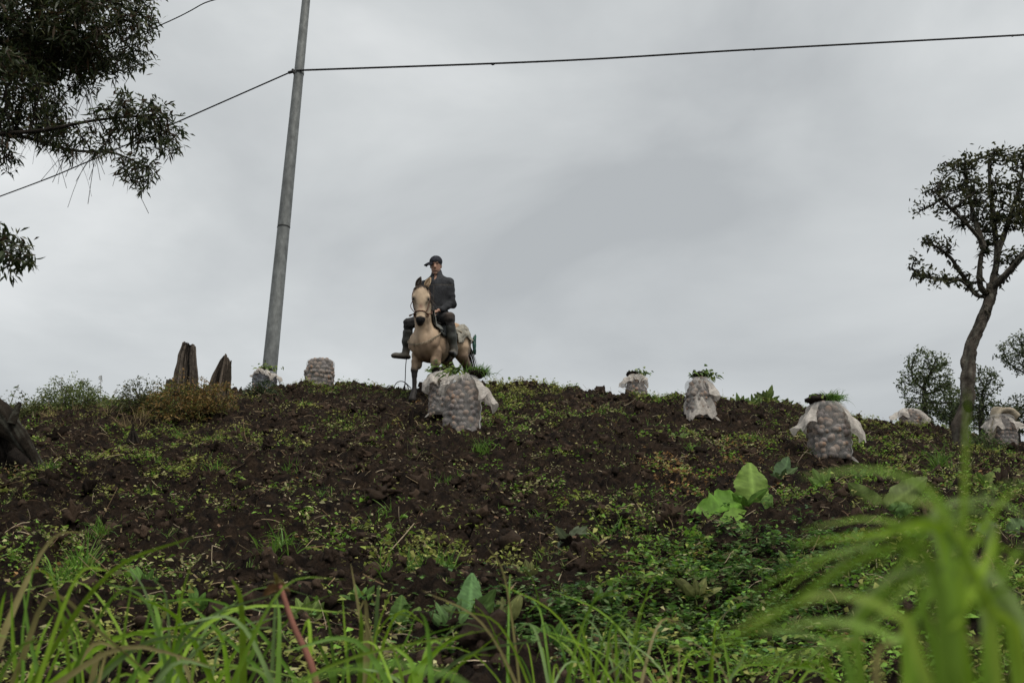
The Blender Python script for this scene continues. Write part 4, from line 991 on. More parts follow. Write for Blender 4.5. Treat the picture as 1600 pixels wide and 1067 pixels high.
def tree_parts(root, NA, par, rad, bcol, thick, seed, k=7, skip=0):
    r = np.random.default_rng(seed); c = np.where((par >= 0) & (np.arange(len(par)) >= skip))[0]; pa = par[c]
    big = rad[pa] > thick
    for nm, sel in (('trunk', big), ('branches', ~big)):
        if not sel.any(): continue
        mb = MB(); a = NA[pa[sel]]; b_ = NA[c[sel]]; ra = np.minimum(rad[pa[sel]], rad[c[sel]]*1.5+.004)
        segs(mb, a, b_, ra, rad[c[sel]], k if nm == 'trunk' else 5, np.array(bcol)*r.uniform(.6, 1.4, (sel.sum(), 1)))
        tag(mb.build(nm, M['bark'], root, nm == 'trunk'), kind='stuff' if nm == 'branches' else None)
def bark_tube(root, name, pts, r0, r1, c, seed, k=16, amp=.18):
    n = max(8, len(pts)*3); P = spline(pts, n); rr = np.linspace(r0, r1, n); T = nrm(np.gradient(P, axis=0)); u = nrm(np.cross(T, [.13, .97, .2])); v = np.cross(T, u); a = np.arange(k)*2*np.pi/k
    s_ = np.linspace(0, len(pts)*1.3, n)[:, None]; ca = np.cos(a)[None]; sa = np.sin(a)[None]
    nz_ = fbm(ca*1.7+seed, sa*1.7, s_*.55, 3, seed)+.6*fbm(ca*5, sa*5+seed, s_*.9, 2, seed+3)
    R_ = rr[:, None]*(1+amp*nz_); V = P[:, None]+(u[:, None]*np.cos(a)[None, :, None]+v[:, None]*np.sin(a)[None, :, None])*R_[:, :, None]
    i = np.arange(k); j = (i+1) % k; b_ = (np.arange(n-1)*k)[:, None]; mb = MB()
    li = np.clip(fbm(ca*3, sa*3, s_*1.1, 3, seed+8), 0, 1)[:, :, None]
    C = np.array(c)*(1+.45*nz_[:, :, None])+np.array([.10, .105, .085])*li*.8
    mb.add(V.reshape(-1, 3), np.stack([b_+i, b_+j, b_+k+j, b_+k+i], 2).reshape(-1, 4), np.clip(C, .01, 1).reshape(-1, 3)); return mb.build(name, M['bark'], root, True)
def leaves_on(mb, P, D, n_each, L, W, cols, seed, spread=.05, droop=.6, up=0.0, fold=.0, nseg=2):
    r = np.random.default_rng(seed); P = np.repeat(P, n_each, 0)+r.normal(size=(len(P)*n_each, 3))*spread; m = len(P)
    Dd = np.repeat(D, n_each, 0)*.5+r.normal(size=(m, 3))*.75; Dd[:, 2] += up
    Ls = L*r.uniform(.55, 1.25, m); Ws = W*r.uniform(.6, 1.2, m); cc = np.asarray(cols)[r.integers(0, len(cols), m)]*r.uniform(.6, 1.35, (m, 1))
    ribbons(mb, P, Dd, Ls, Ws, droop*r.uniform(.3, 1.3, m), nseg, cc, 'leaf', fold=fold, seed=seed)
    return P, nrm(Dd), Ls, Ws
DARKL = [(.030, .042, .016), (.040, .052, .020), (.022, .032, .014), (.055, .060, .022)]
o4 = bpy.data.objects['tree_stump.003']; Yl = s4[1]-.25
bark_tube(o4, 'slanted_log', [at(-25, 628, Yl+.15), at(8, 655, Yl+.05), at(36, 692, Yl), at(60, 730, Yl), at(72, 760, Yl+.05)], 15*k1, 5*k1, (.030, .023, .017), 91, 20, .42)
bark_tube(o4, 'broken_branch', [at(18, 662, Yl-.05), at(26, 640, Yl-.05), at(31, 628, Yl-.05)], 6*k1, 1.5*k1, (.030, .024, .018), 92, 10, .30)
# right: gnarled tree with lichen and tufted foliage
TY = 14.0; tb = onY(1497, TY); kT = TY*1.03/FP
def ta(px, py, dy=0.0): return at(px, py, TY+dy)
tr = empty('gnarled_tree', tb, 'gnarled crooked tree with mossy limbs at the right edge', 'tree')
trunk = spline([tb+[-.02, 0, -.15], ta(1500, 672), ta(1511, 630), ta(1513, 590), ta(1517, 545), ta(1532, 505), ta(1546, 470), ta(1550, 445)], 22)
L1 = spline([trunk[-1], ta(1558, 400, .1), ta(1553, 350, .1), ta(1548, 300, .2), ta(1545, 250, .2)], 12)
L2 = spline([trunk[-2], ta(1575, 425, -.2), ta(1600, 395, -.3), ta(1640, 350, -.4)], 9)
L3 = spline([trunk[-3], ta(1533, 450, -.1), ta(1531, 410, -.2), ta(1535, 380, -.2), ta(1505, 345, -.3), ta(1480, 320, -.4), ta(1462, 300, -.4)], 14)
L4 = spline([trunk[-3], ta(1528, 462, .2), ta(1505, 440, .3), ta(1475, 436, .3), ta(1445, 432, .3), ta(1425, 420, .3)], 11)
L5 = spline([L4[3], ta(1497, 420, .1), ta(1483, 400, .1), ta(1462, 385, 0), ta(1445, 378, 0)], 8)
L6 = spline([L1[3], ta(1575, 350, .3), ta(1590, 300, .4), ta(1600, 260, .4)], 8)
L7 = spline([L3[6], ta(1520, 330, .1), ta(1510, 290, .1), ta(1508, 255, .1)], 8)
GL = [(trunk, 11*kT, 8*kT, -1, 0), (L1[1:], 5.2*kT, 2.4*kT, 0, 21), (L2[1:], 6.5*kT, 3*kT, 0, 20), (L3[1:], 5*kT, 1.8*kT, 0, 19), (L4[1:], 3.6*kT, 1.6*kT, 0, 19), (L5[1:], 3.4*kT, 1.3*kT, 4, 2), (L6[1:], 5*kT, 1.6*kT, 1, 2), (L7[1:], 5*kT, 1.6*kT, 3, 5)]; seeds = polyseeds(GL)
def E(px, py, dy, rx, ry, rz, n): return (ta(px, py, dy), (rx*kT, rz, ry*kT), n)
CR = [(1510, 255, 24, 18), (1560, 246, 26, 18), (1592, 252, 22, 22), (1475, 262, 8, 12), (1470, 290, 19, 14), (1449, 300, 12, 10), (1492, 298, 18, 18), (1438, 327, 13, 9), (1466, 328, 12, 10), (1522, 298, 18, 20), (1556, 298, 18, 26), (1592, 300, 20, 30), (1500, 340, 14, 10), (1532, 352, 14, 14), (1572, 350, 18, 20), (1606, 345, 22, 26), (1455, 377, 18, 12), (1482, 386, 13, 9), (1430, 408, 13, 10), (1447, 432, 22, 8), (1476, 440, 18, 6), (1514, 436, 8, 10), (1640, 330, 40, 50), (1590, 400, 18, 10), (1545, 385, 16, 10)]
rq = np.random.default_rng(3); att = ell_att([E(x, y, rq.uniform(-.45, .45), rx, ry, .22, int(16+rx*ry*.10)) for x, y, rx, ry in CR]+[E(1540, 325, 0, 62, 62, .5, 90)], 31)
NA, par, mr = grow(seeds, att, .07, 2.0, .10, 60, .28, 5); rad, kids = radii(NA, par, mr, 1.15*kT, 2.3)
tree_parts(tr, NA, par, np.minimum(rad, 3.4*kT), (.060, .052, .043), 50*kT, 3, 9, len(seeds))
for q, (pl, r0, r1, a_, b_) in enumerate(GL): bark_tube(tr, 'trunk' if q == 0 else 'limb', pl if q == 0 else np.concatenate([[seeds[sum(len(g[0]) for g in GL[:a_])+b_][0]], pl]), r0, r1, (.082, .068, .056) if q == 0 else (.055, .047, .038), 60+q, 16, .30)
new = np.arange(len(NA)) >= len(seeds); dirs = nrm(NA-NA[np.maximum(par, 0)])
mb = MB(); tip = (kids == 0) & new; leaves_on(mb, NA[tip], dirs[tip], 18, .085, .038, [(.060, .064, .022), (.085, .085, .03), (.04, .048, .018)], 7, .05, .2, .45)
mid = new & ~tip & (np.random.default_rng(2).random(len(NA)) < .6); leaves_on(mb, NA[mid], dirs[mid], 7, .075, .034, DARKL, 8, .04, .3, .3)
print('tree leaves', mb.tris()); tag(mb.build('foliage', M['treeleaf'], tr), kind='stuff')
r = np.random.default_rng(66); mb = MB(); ids = r.choice(len(seeds), 420); ids = ids[ids > 14]; P = NA[ids]+r.normal(size=(len(ids), 3))*.035
ribbons(mb, np.repeat(P, 3, 0), r.normal(size=(len(P)*3, 3))*[1, 1, .6], r.uniform(.04, .09, len(P)*3), r.uniform(.03, .06, len(P)*3), r.uniform(.2, .8, len(P)*3), 2, np.array([.045, .042, .026])*r.uniform(.5, 1.4, (len(P)*3, 1)), 'leaf')
tag(mb.build('moss_beard', M['treeleaf'], tr), kind='stuff')
for q, (px, py, nn) in enumerate([(1505, 352, 46), (1470, 438, 34), (1540, 395, 40), (1556, 345, 30)]):
    c0 = ta(px, py, -.25); D = np.stack([r.normal(size=nn), r.normal(size=nn), np.abs(r.normal(size=nn))*.8], 1); mb = MB()
    ribbons(mb, np.tile(c0, (nn, 1)), D, r.uniform(.10, .24, nn), .022, .5, 3, np.array([.028, .032, .016])*r.uniform(.6, 1.5, (nn, 1)), 'grass'); mb.build('bromeliad', M['treeleaf'], tr)
mb = MB(); kc = ta(1513, 634, -.27); mb.add(kc+ICO2[0]*np.array([.075, .05, .10]), ICO2[1], (.014, .011, .009)); mb.build('knot_hole', M['bark'], tr, True)
# trees beyond the crest
def far_tree(px, py_top, py_base, Yd, ells, label, seed, dens=1.0, lean=0, hue=1.0):
    k = Yd*1.03/FP; zb = at(px, py_base, Yd); b_ = zb.copy(); b_[2] = float(Hbase(b_[0], b_[1])); root = empty('leafy_tree', b_, label, 'tree', 'trees beyond the crest')
    tp = at(px+lean, (py_top+py_base)/2, Yd); tk = spline([b_, zb, tp], 14); seeds = polyseeds([(tk, 7*k, 3*k, -1, 0)])
    att = ell_att([(at(x, y, Yd), (rx*k, rx*k*.8, ry*k), int(n*dens)) for x, y, rx, ry, n in ells], seed)
    NA, par, mr = grow(seeds, att, 4.5*k, 220*k, 7*k, 60, .2, seed); rad, kids = radii(NA, par, mr, .55*k, 2.3)
    tree_parts(root, NA, par, rad, (.05, .045, .04), 3.2*k, seed, 6)
    new = np.arange(len(NA)) >= len(seeds); tip = (kids == 0) & new; dirs = nrm(NA-NA[np.maximum(par, 0)]); mb = MB()
    cl_ = np.array([(.075, .11, .036), (.105, .14, .045), (.05, .075, .028), (.14, .165, .07)])*hue
    leaves_on(mb, NA[tip], dirs[tip], 22, 5*k, 2.8*k, cl_, seed, 3.6*k, .3, .3)
    md = new & ~tip; leaves_on(mb, NA[md], dirs[md], 6, 4.8*k, 2.6*k, cl_, seed+1, 3.0*k, .3, .2)
    tag(mb.build('foliage', M['treeleaf'], root), kind='stuff')
far_tree(1448, 540, 672, 30, [(1448, 575, 40, 34, 170), (1425, 600, 26, 30, 70), (1465, 610, 34, 40, 120), (1445, 640, 36, 26, 100)], 'airy round tree beyond the crest left of the gnarled trunk', 41, 1.0, -4)
far_tree(1535, 570, 680, 31, [(1535, 600, 30, 30, 150), (1520, 640, 40, 30, 130), (1550, 650, 30, 26, 90)], 'dense tree beyond the crest right behind the gnarled trunk', 42, 1.0, 0, .8)
far_tree(1622, 520, 690, 27, [(1606, 552, 46, 34, 220), (1640, 600, 40, 40, 120)], 'tree crown reaching in at the right edge of the crest', 43, 1.0, 0, .8)
far_tree(1590, 620, 690, 26, [(1590, 650, 34, 34, 200), (1560, 665, 26, 20, 70)], 'low dark bushy tree by the cloth covered sack', 44, 1.0, 0, .62)
far_tree(1490, 600, 680, 33, [(1490, 640, 34, 36, 180)], 'low bushy tree filling the gap behind the gnarled trunk', 45, 1.0, 0, .9)
# top left: big tree whose branches hang into the picture
OY = 7.0; kO = OY*1.0/FP
def oa(px, py, dy=0.0): return at(px, py, OY+dy)
ob = np.array([oa(-330, 500)[0], OY, 0]); ob[2] = gz(ob[0], ob[1])
ot = empty('overhanging_tree', ob, 'dark leafy tree hanging its branches into the top left corner', 'tree')
otr = spline([ob+[0, 0, -.2], oa(-325, 500), oa(-310, 320), oa(-280, 150), oa(-230, -20)], 20)
K1 = spline([otr[11], oa(-180, 250, -.1), oa(-60, 215, -.2), oa(60, 205, -.2), oa(150, 188, -.2), oa(240, 180, -.2)], 22)
K2 = spline([K1[10], oa(40, 215, .2), oa(110, 235, .3), oa(180, 240, .4), oa(235, 265, .4)], 14)
K3 = spline([otr[16], oa(-120, 70, .3), oa(-20, 60, .3), oa(90, 80, .3), oa(160, 110, .3)], 18)
K4 = spline([otr[18], oa(-130, -40, 0), oa(0, -40, 0), oa(120, -20, 0), oa(210, 20, 0)], 18)
K5 = spline([otr[8], oa(-200, 370, -.5), oa(-90, 370, -.8), oa(0, 375, -.9), oa(30, 385, -.9)], 14)
seeds = polyseeds([(otr, 40*kO, 24*kO, -1, 0), (K1[1:], 6*kO, 1.6*kO, 0, 11), (K2[1:], 4*kO, 1.4*kO, 1, 9), (K3[1:], 10*kO, 2*kO, 0, 16), (K4[1:], 12*kO, 2*kO, 0, 18), (K5[1:], 7*kO, 1.4*kO, 0, 8)])
def EO(px, py, dy, rx, ry, rz, n): return (oa(px, py, dy), (rx*kO, rz, ry*kO), n)
att = ell_att([EO(70, 60, .1, 130, 85, .7, 520), EO(170, 60, .1, 78, 62, .5, 260), EO(215, 25, 0, 40, 42, .3, 90), EO(30, 155, 0, 80, 60, .6, 330), EO(215, 185, -.2, 75, 40, .3, 190), EO(215, 265, .3, 36, 40, .25, 80), EO(120, 215, 0, 80, 26, .3, 90), EO(255, 215, -.1, 34, 32, .25, 60), EO(18, 395, -.9, 26, 40, .25, 70), EO(-100, 120, .2, 120, 160, .9, 260), EO(-10, 240, -.1, 36, 40, .3, 60), EO(80, -60, .2, 220, 60, .8, 240), EO(-140, 400, -.7, 90, 70, .4, 80)], 51)
NA, par, mr = grow(seeds, att, 8*kO, 130*kO, 13*kO, 70, .25, 15); rad, kids = radii(NA, par, mr, .8*kO, 2.4)
tree_parts(ot, NA, par, rad, (.034, .028, .023), 6*kO, 13, 8)
new = np.arange(len(NA)) >= len(seeds); dirs = nrm(NA-NA[np.maximum(par, 0)]); tip = (kids == 0) & new; md = new & ~tip
mb = MB(); OL = [(.042, .060, .022), (.060, .078, .028), (.032, .045, .018), (.085, .09, .036), (.07, .045, .025)]
leaves_on(mb, NA[tip], dirs[tip], 10, .072, .019, OL, 17, .030, .35, .0)
leaves_on(mb, NA[md], dirs[md], 5, .066, .018, OL, 18, .028, .4, .0)
core = NA[md]; fx, fy = pxpy(core[:, 0], core[:, 1], core[:, 2]); dn = core[(fx < 150) & (fy < 120)]
leaves_on(mb, dn, nrm(dn-ob), 9, .075, .022, OL, 19, .06, .5, -.1)
print('overhang leaves', mb.tris()); tag(mb.build('foliage', M['treeleaf'], ot), kind='stuff')
r = np.random.default_rng(81)      # bare hanging twigs
fx, fy = pxpy(NA[:, 0], NA[:, 1], NA[:, 2]); tw = NA[(fx > 40) & (fx < 200) & (fy > 120) & (fy < 260)]; tw = tw[r.choice(len(tw), min(220, len(tw)), False)]
mb = MB(); ribbons(mb, tw, np.stack([r.normal(size=len(tw))+.3, r.normal(size=len(tw)), -.5+r.normal(size=len(tw))*.5], 1), r.uniform(.08, .26, len(tw)), .0045, .8, 6, (.03, .025, .02), 'flat', curl=r.normal(size=len(tw))*.4); tag(mb.build('twigs', M['bark'], ot), kind='stuff')
# the largest leaves one by one
lm = []
for q in range(3):
    mbl = MB(); ribbons(mbl, [[0, 0, 0]], [[1, 0, 0]], 1.0, .25, .0, 5, OL[q], 'leaf', fold=.25, side=[[0, 1, 0]], curl=-.25*(q-.3)); me = mbl.mesh('leaf'); me.materials.append(M['treeleaf']); lm.append(me)
vis = np.where(tip & (fx > 0) & (fx < 300) & (fy > 0) & (fy < 460))[0]
low = vis[fy[vis] > 320]; oth = vis[fy[vis] <= 320]
cand = list(np.repeat(low, 5))+list(r.permutation(oth)); cand = cand[:300]
for q in cand:
    o = link('leaf', lm[int(r.integers(0, 3))], None, ot); d = Vector((r.normal()*.7, r.normal()*.7, -.55+r.normal()*.5)).normalized()
    p = NA[q]+r.normal(size=3)*.02-ob; o.location = tuple(p); o.rotation_mode = 'QUATERNION'; o.rotation_quaternion = d.to_track_quat('X', 'Z'); s = r.uniform(.07, .11); o.scale = (s, s, s)

# ------------------------------------------------------------------ mound shrub, crest weeds, tufts
def tuft(p, n, h, w, spread, cols, label, seed, name='grass_tuft', lean=(0, 0), droop=.6, cat='grass', group='grass tufts on the soil', mat='grass', up=1.0):
    r = np.random.default_rng(seed); mb = MB(); P = np.array(p)+np.stack([r.normal(size=n)*spread, r.normal(size=n)*spread, np.zeros(n)], 1); P[:, 2] = H(P[:, 0], P[:, 1])-.01
    D = np.stack([r.normal(size=n)*.5+lean[0], r.normal(size=n)*.45+lean[1], np.full(n, up)], 1)
    ribbons(mb, P, D, h*r.uniform(.45, 1.15, n), w*r.uniform(.6, 1.2, n), droop*r.uniform(.2, 1.4, n), 5, np.asarray(cols)[r.integers(0, len(cols), n)]*r.uniform(.65, 1.35, (n, 1)), 'grass')
    return tag(mb.build(name, M[mat], None, False, p), label, cat, group)
GR = [(.13, .26, .03), (.18, .30, .05), (.09, .19, .03)]; DRY = [(.28, .215, .11), (.20, .145, .075), (.15, .13, .05)]
tl_ = [(755, 712, 60, .17, 'bright grass tuft just below the front sack'), (425, 905, 70, .20, 'upright grass tuft near the red stem at lower left'), (595, 812, 26, .14, 'small grass tuft on bare soil above the upright clump'), (450, 730, 34, .14, 'grass tuft on the soil below the flapless sack'), (272, 782, 40, .13, 'wide low grass tuft in the middle of the left slope'),
       (700, 765, 22, .14, 'middle of three thin grass tufts below the front sack'), (724, 748, 24, .12, 'highest of three thin grass tufts below the front sack'), (680, 760, 22, .14, 'leftmost of three thin grass tufts below the front sack'), (895, 724, 22, .10, 'lone seedling tuft on bare dark soil right of the front sack'), (1028, 664, 40, .16, 'rounded grass tuft left of the draped sack'), (480, 640, 24, .14, 'grass tuft just under the flapless sack'), (335, 690, 36, .16, 'grass tuft on the soil below the fern thicket'),
       (620, 900, 80, .22, 'broad grass tuft left of the tall dock leaf'), (680, 905, 70, .20, 'grass tuft beside the tall dock leaf'), (150, 840, 60, .20, 'grass tuft above the bottom left clumps'), (90, 900, 70, .22, 'grass tuft close behind the corner grass clump'), (340, 745, 30, .14, 'thin grass tuft on the upper left slope'), (130, 880, 60, .24, 'taller grass tuft close behind the corner grass clump'),
       (510, 770, 24, .13, 'small grass tuft on the slope left of centre'), (835, 815, 20, .12, 'tiny grass tuft above the wilted leaf'), (1010, 770, 26, .14, 'grass tuft left of the big dock plant'), (600, 690, 20, .12, 'tiny grass tuft below the dry root clump'), (1085, 712, 40, .16, 'grass tuft in the brown weeds below the draped sack'), (960, 860, 34, .2, 'grass tuft right of the wilted leaf'), (1370, 735, 44, .22, 'grass tuft right of the right slope sack'), (1470, 730, 80, .35, 'grass growing round the base of the gnarled tree'),
       (1270, 716, 40, .12, 'grass at the left foot of the right slope sack'), (1560, 710, 90, .28, 'grass below the cloth covered sack'), (1180, 700, 36, .16, 'grass tuft above the big dock plant'), (75, 745, 50, .18, 'grass tuft at the foot of the rotten stump'), (280, 675, 50, .2, 'fresh grass patch at the foot of the mound'), (230, 760, 30, .14, 'thin grass tuft left of the wide low tuft')]
for q, (x, y, n, h, lb) in enumerate(tl_): tuft(hit(x, y), int(n*1.7), h*1.25, .010, .05, GR, lb, 200+q)
# rusty shrub over the mound
def shrub(c, rx, ry, rz, n, cols, label, seed, name='shrub', leaf=.05, lw=.02):
    r = np.random.default_rng(seed); c = np.array(c); root = empty(name, c, label, 'shrub', 'shrubs on the crest'); q = nrm(r.normal(size=(n, 3))); q[:, 2] = np.abs(q[:, 2]); q *= r.random((n, 1))**.4
    q *= (1+.3*fbm(q[:, 0]*3+seed, q[:, 1]*3, q[:, 2]*3, 2, seed))[:, None]
    P = c+q*np.array([rx, ry, rz]); mb = MB(); D = q+r.normal(size=(n, 3))*.6; D[:, 2] += .4
    ribbons(mb, P, D, leaf*r.uniform(.5, 1.5, n), lw*r.uniform(.5, 1.3, n), .5, 2, np.asarray(cols)[r.integers(0, len(cols), n)]*r.uniform(.6, 1.4, (n, 1)), 'leaf'); tag(mb.build('foliage', M['leafy'], root), kind='stuff')
    st = r.choice(n, max(20, n//25), False); mb = MB(); segs(mb, np.tile(c, (len(st), 1))+r.normal(size=(len(st), 3))*[rx*.3, ry*.3, 0], P[st], .006, .002, 4, (.06, .045, .03)); mb.build('stems', M['bark'], root)
RUST = [(.25, .14, .045), (.18, .13, .04), (.30, .20, .07), (.13, .14, .035), (.09, .11, .03)]
m1 = hit(275, 650); shrub(m1, .52, .4, .60, 3000, RUST, 'rusty brown fern thicket left half of the mound', 301, leaf=.06, lw=.022)
m2 = hit(325, 648); shrub(m2, .42, .35, .56, 2400, RUST[:4], 'reddish fern thicket below the pointed stump', 302, leaf=.055, lw=.02)
m3 = hit(408, 622); shrub(m3, .30, .25, .26, 800, [(.035, .055, .02), (.05, .075, .025)], 'dark green bush under the short grey sack', 303)
m4 = hit(225, 640); shrub(m4, .45, .35, .45, 2200, [(.08, .10, .03), (.13, .12, .04), (.05, .07, .025)], 'olive weeds on the left flank of the mound', 304)
m5 = hit(112, 648); shrub(m5, .70, .4, .60, 5200, [(.15, .19, .07), (.21, .24, .09), (.11, .15, .05)], 'pale green bush on the skyline at left', 305, leaf=.06, lw=.022)
m6 = hit(40, 655); shrub(m6, .6, .3, .40, 2600, [(.11, .14, .045), (.16, .16, .06)], 'low weedy bush on the skyline above the rotten stump', 306)
m7 = hit(1530, 712); shrub(m7, .4, .3, .3, 1000, [(.06, .10, .03), (.09, .13, .04)], 'small green bush at the foot of the cloth covered sack', 307)
for q, (x, y) in enumerate([(195, 676), (170, 655), (130, 650), (220, 665), (80, 660)]):
    tuft(hit(x, y), 90, .32, .007, .085, DRY, ['clump of dry brown grass left of the mound', 'dry grass clump on the skyline left of the mound', 'straw coloured grass in front of the pale bush', 'dry tawny grass at the left foot of the mound', 'dry grass at far left below the skyline'][q], 400+q, 'dry_grass_tuft', group='dry grass on the left', mat='straw', droop=.5)
# green grass on the skyline at left
for q, (x, y, h) in enumerate([(60, 648, .3), (150, 645, .28), (185, 640, .25), (20, 655, .35), (560, 612, .12), (850, 610, .12), (205, 640, .2)]):
    tuft(hit(x, y), 70, h, .006, .16, GR+[(.2, .19, .08)], ['fine grass on the skyline left of the pale bush', 'fine grass on the skyline right of the pale bush', 'fine grass on the skyline beside the pale plume', 'fine grass on the skyline at the left border', 'short grass on the crest right of the flapless sack', 'short grass on the crest right of the horse', 'fine grass on the skyline touching the mound'][q], 420+q, group='skyline grass')
# seed stalks against the sky
def stalk(px, py, top, heads, label, seed, colr=(.16, .14, .08), lean=0.0, leafy=0):
    b_ = hit(px, py); k = m_at(b_, 1.0); hgt = (py-top)*k; r = np.random.default_rng(seed); mb = MB()
    pts = spline([b_, b_+[lean*k*.4, 0, hgt*.6], b_+[lean*k, 0, hgt]], 14); tube(mb, pts, np.linspace(.007, .0035, 14), 5, colr)
    root = empty('seed_stalk', b_, label, 'weed', 'stalks on the skyline'); mb.build('stem', M['straw'], root)
    n = heads; t = r.uniform(.72, 1, n); P = np.stack([np.interp(t, np.linspace(0, 1, 14), pts[:, a]) for a in range(3)], 1); mb = MB()
    ribbons(mb, P, np.stack([r.normal(size=n), r.normal(size=n)*.5, .3+r.normal(size=n)*.4], 1), r.uniform(.02, .07, n), r.uniform(.008, .02, n), .8, 2, np.array(colr)*r.uniform(.8, 1.8, (n, 1)), 'leaf'); mb.build('seed_head', M['straw'], root)
    if leafy:
        t = r.uniform(.1, .95, leafy); P = np.stack([np.interp(t, np.linspace(0, 1, 14), pts[:, a]) for a in range(3)], 1); mb = MB()
        ribbons(mb, P, np.stack([r.normal(size=leafy), r.normal(size=leafy)*.6, .5+r.normal(size=leafy)*.3], 1), r.uniform(.05, .11, leafy), .03, .4, 3, np.array([.07, .11, .03])*r.uniform(.6, 1.5, (leafy, 1)), 'leaf', fold=.2); mb.build('leaves', M['leafy'], root)
ST = [(45, 650, 604, 12, 'leafy stalk with dark buds at far left skyline', -18, 18), (92, 648, 590, 6, 'thin bare stalk left of the pale bush', -4, 0), (102, 645, 596, 20, 'dark leafy spike in the middle of the pale bush', 2, 40), (118, 640, 592, 26, 'brown umbel beside the dark leafy spike', 4, 4),
      (154, 645, 587, 16, 'lone tall feathery grass stalk right of the pale bush', -4, 0), (172, 645, 614, 10, 'short drooping grass head on the left skyline', 6, 0), (188, 645, 612, 14, 'bushy grass head between the bush and the mound', 3, 0), (215, 640, 600, 16, 'pale plume leaning towards the mound', -8, 0),
      (222, 640, 610, 4, 'leafy sprout just left of the mound', 4, 26), (248, 600, 588, 8, 'wiry stem arching beside the tall stump', -10, 0), (640, 605, 596, 3, 'bent wire like stem on the crest by the horse', -14, 0), (812, 612, 590, 4, 'thin stalk on the crest right of the sacks', 2, 0), (1050, 625, 613, 4, 'tiny stalk on the crest left of the draped sack', 0, 0),
      (12, 650, 607, 4, 'leaning stalk at the left border', 10, 6), (533, 612, 597, 4, 'small grass stalk on the crest right of the flapless sack', -6, 0), (1107, 600+40, 577, 3, 'green shoot rising above the draped sack', 2, 12)]
for q, (x, y, t, hn, lb, ln, lf) in enumerate(ST): stalk(x, y, t, hn, lb, 600+q, (.15, .13, .075) if q % 3 else (.09, .075, .05), ln, lf)
# arching bare briar by the front leg
for q, pts in enumerate([[(612, 612), (618, 600), (630, 596), (642, 606)], [(600, 610), (606, 603), (614, 606), (616, 614)], [(625, 612), (634, 600), (640, 612)]]):
    mb = MB(); w = np.array([at(x, y, 16.2) for x, y in pts]); w[0, 2] = gz(w[0, 0], 16.2)-.02; tube(mb, spline(w, 14), .008, 5, (.06, .045, .035)); tag(mb.build('briar_stem', M['bark'], None, False, w[0]), ['tallest bare briar stem arching by the horse leg', 'leftmost small briar loop on the crest by the horse', 'briar loop nearest the horse front leg'][q], 'stem', 'briar stems by the horse')

# ------------------------------------------------------------------ broad leaved plants
def leaf_obj(parent, P0, P1, width, c, seed, tilt=0.0, curl=.08, wav=.10, nseg=26):
    r = np.random.default_rng(seed); P0 = np.array(P0); P1 = np.array(P1); D = nrm(P1-P0); L = np.linalg.norm(P1-P0)
    view = nrm(P0); side = nrm(np.cross(D, view)); nor = np.cross(side, D); side = nrm(side*math.cos(tilt)+nor*math.sin(tilt)); nor = np.cross(side, D)
    t = np.linspace(0, 1, nseg+1); w = np.clip(np.sin(np.pi*(t*.90+.08)**.8)**.75, .06, 1); w[0] *= .5; m = 9; V = []; Cc = []
    vs = np.linspace(-1, 1, m)
    for q, tt in enumerate(t):
        cpt = P0+D*L*tt+nor*curl*L*(tt**2)-np.array([0, 0, 1])*.05*L*tt*tt
        for v in vs:
            ww = width*.5*w[q]*(1+.06*r.normal()*abs(v)); edge = wav*width*math.sin(tt*15+v*2+seed)*abs(v)**2*w[q]
            V.append(cpt+side*ww*v+nor*(edge-.16*width*(1-abs(v))*w[q]+.012*width*math.cos(tt*60)*abs(v))); Cc.append(np.array(c)*((1.6 if abs(v) < .05 else 1.25 if math.sin(tt*42-abs(v)*5) > .8 else 1.0)*(1+.10*r.normal())))
    V = np.array(V); bq = np.array([a*m+b_ for a in range(nseg) for b_ in range(m-1)]); mb = MB(); mb.add(V, np.stack([bq, bq+1, bq+m+1, bq+m], 1), np.clip(Cc, .005, 1))
    return mb.build('leaf', M['dock'], parent, True)
def dock(px, py, leaves, label, seed, c=(.115, .22, .035), name='dock_plant', dY=0.0):
    b_ = hit(px, py); b_[1] += dY; root = empty(name, b_, label, 'plant', 'broad leaved weeds'); r = np.random.default_rng(seed)
    for q, (bx, by, tx, ty, w, dd) in enumerate(leaves):
        P0 = at(bx, by, b_[1]); P1 = at(tx, ty, b_[1]+dd)
        leaf_obj(root, P0, P1, w*m_at(b_, 1.0), np.array(c)*r.uniform(.75, 1.3)*np.array([r.uniform(.8, 1.25), 1, r.uniform(.8, 1.4)]), seed+q, r.normal()*.15)
        mb = MB(); tube(mb, spline([b_+[0, 0, -.03], b_*.5+P0*.5+[0, 0, .02], P0+(P1-P0)*.06], 6), .008, 5, (.12, .13, .04)); mb.build('stalk', M['dock'], root)
    for q in range(6):
        a = r.uniform(0, 6.28); L_ = r.uniform(.10, .20); d_ = np.array([math.cos(a)*.9, math.sin(a)*.5-.2, r.uniform(.15, .7)]); P0 = b_+d_*.02; leaf_obj(root, P0, P0+d_*L_, L_*.38, np.array(c)*r.uniform(.55, 1.0), seed*7+q, r.normal()*.5, .1, .12, 10)
    return root
dock(1165, 808, [(1176, 794, 1172, 716, 54, .1), (1158, 788, 1078, 814, 62, -.25), (1155, 800, 1138, 768, 34, .05), (1165, 806, 1150, 852, 48, -1.05), (1172, 800, 1200, 832, 34, -.6), (1180, 800, 1206, 770, 30, .0), (1168, 800, 1120, 838, 40, -.75)], 'big bright dock plant on the right below the draped sack', 701)
dock(1222, 762, [(1215, 762, 1234, 708, 30, .15), (1225, 764, 1262, 752, 26, 0)], 'pale jagged dock leaves just left of the right slope sack', 702, (.09, .14, .05))
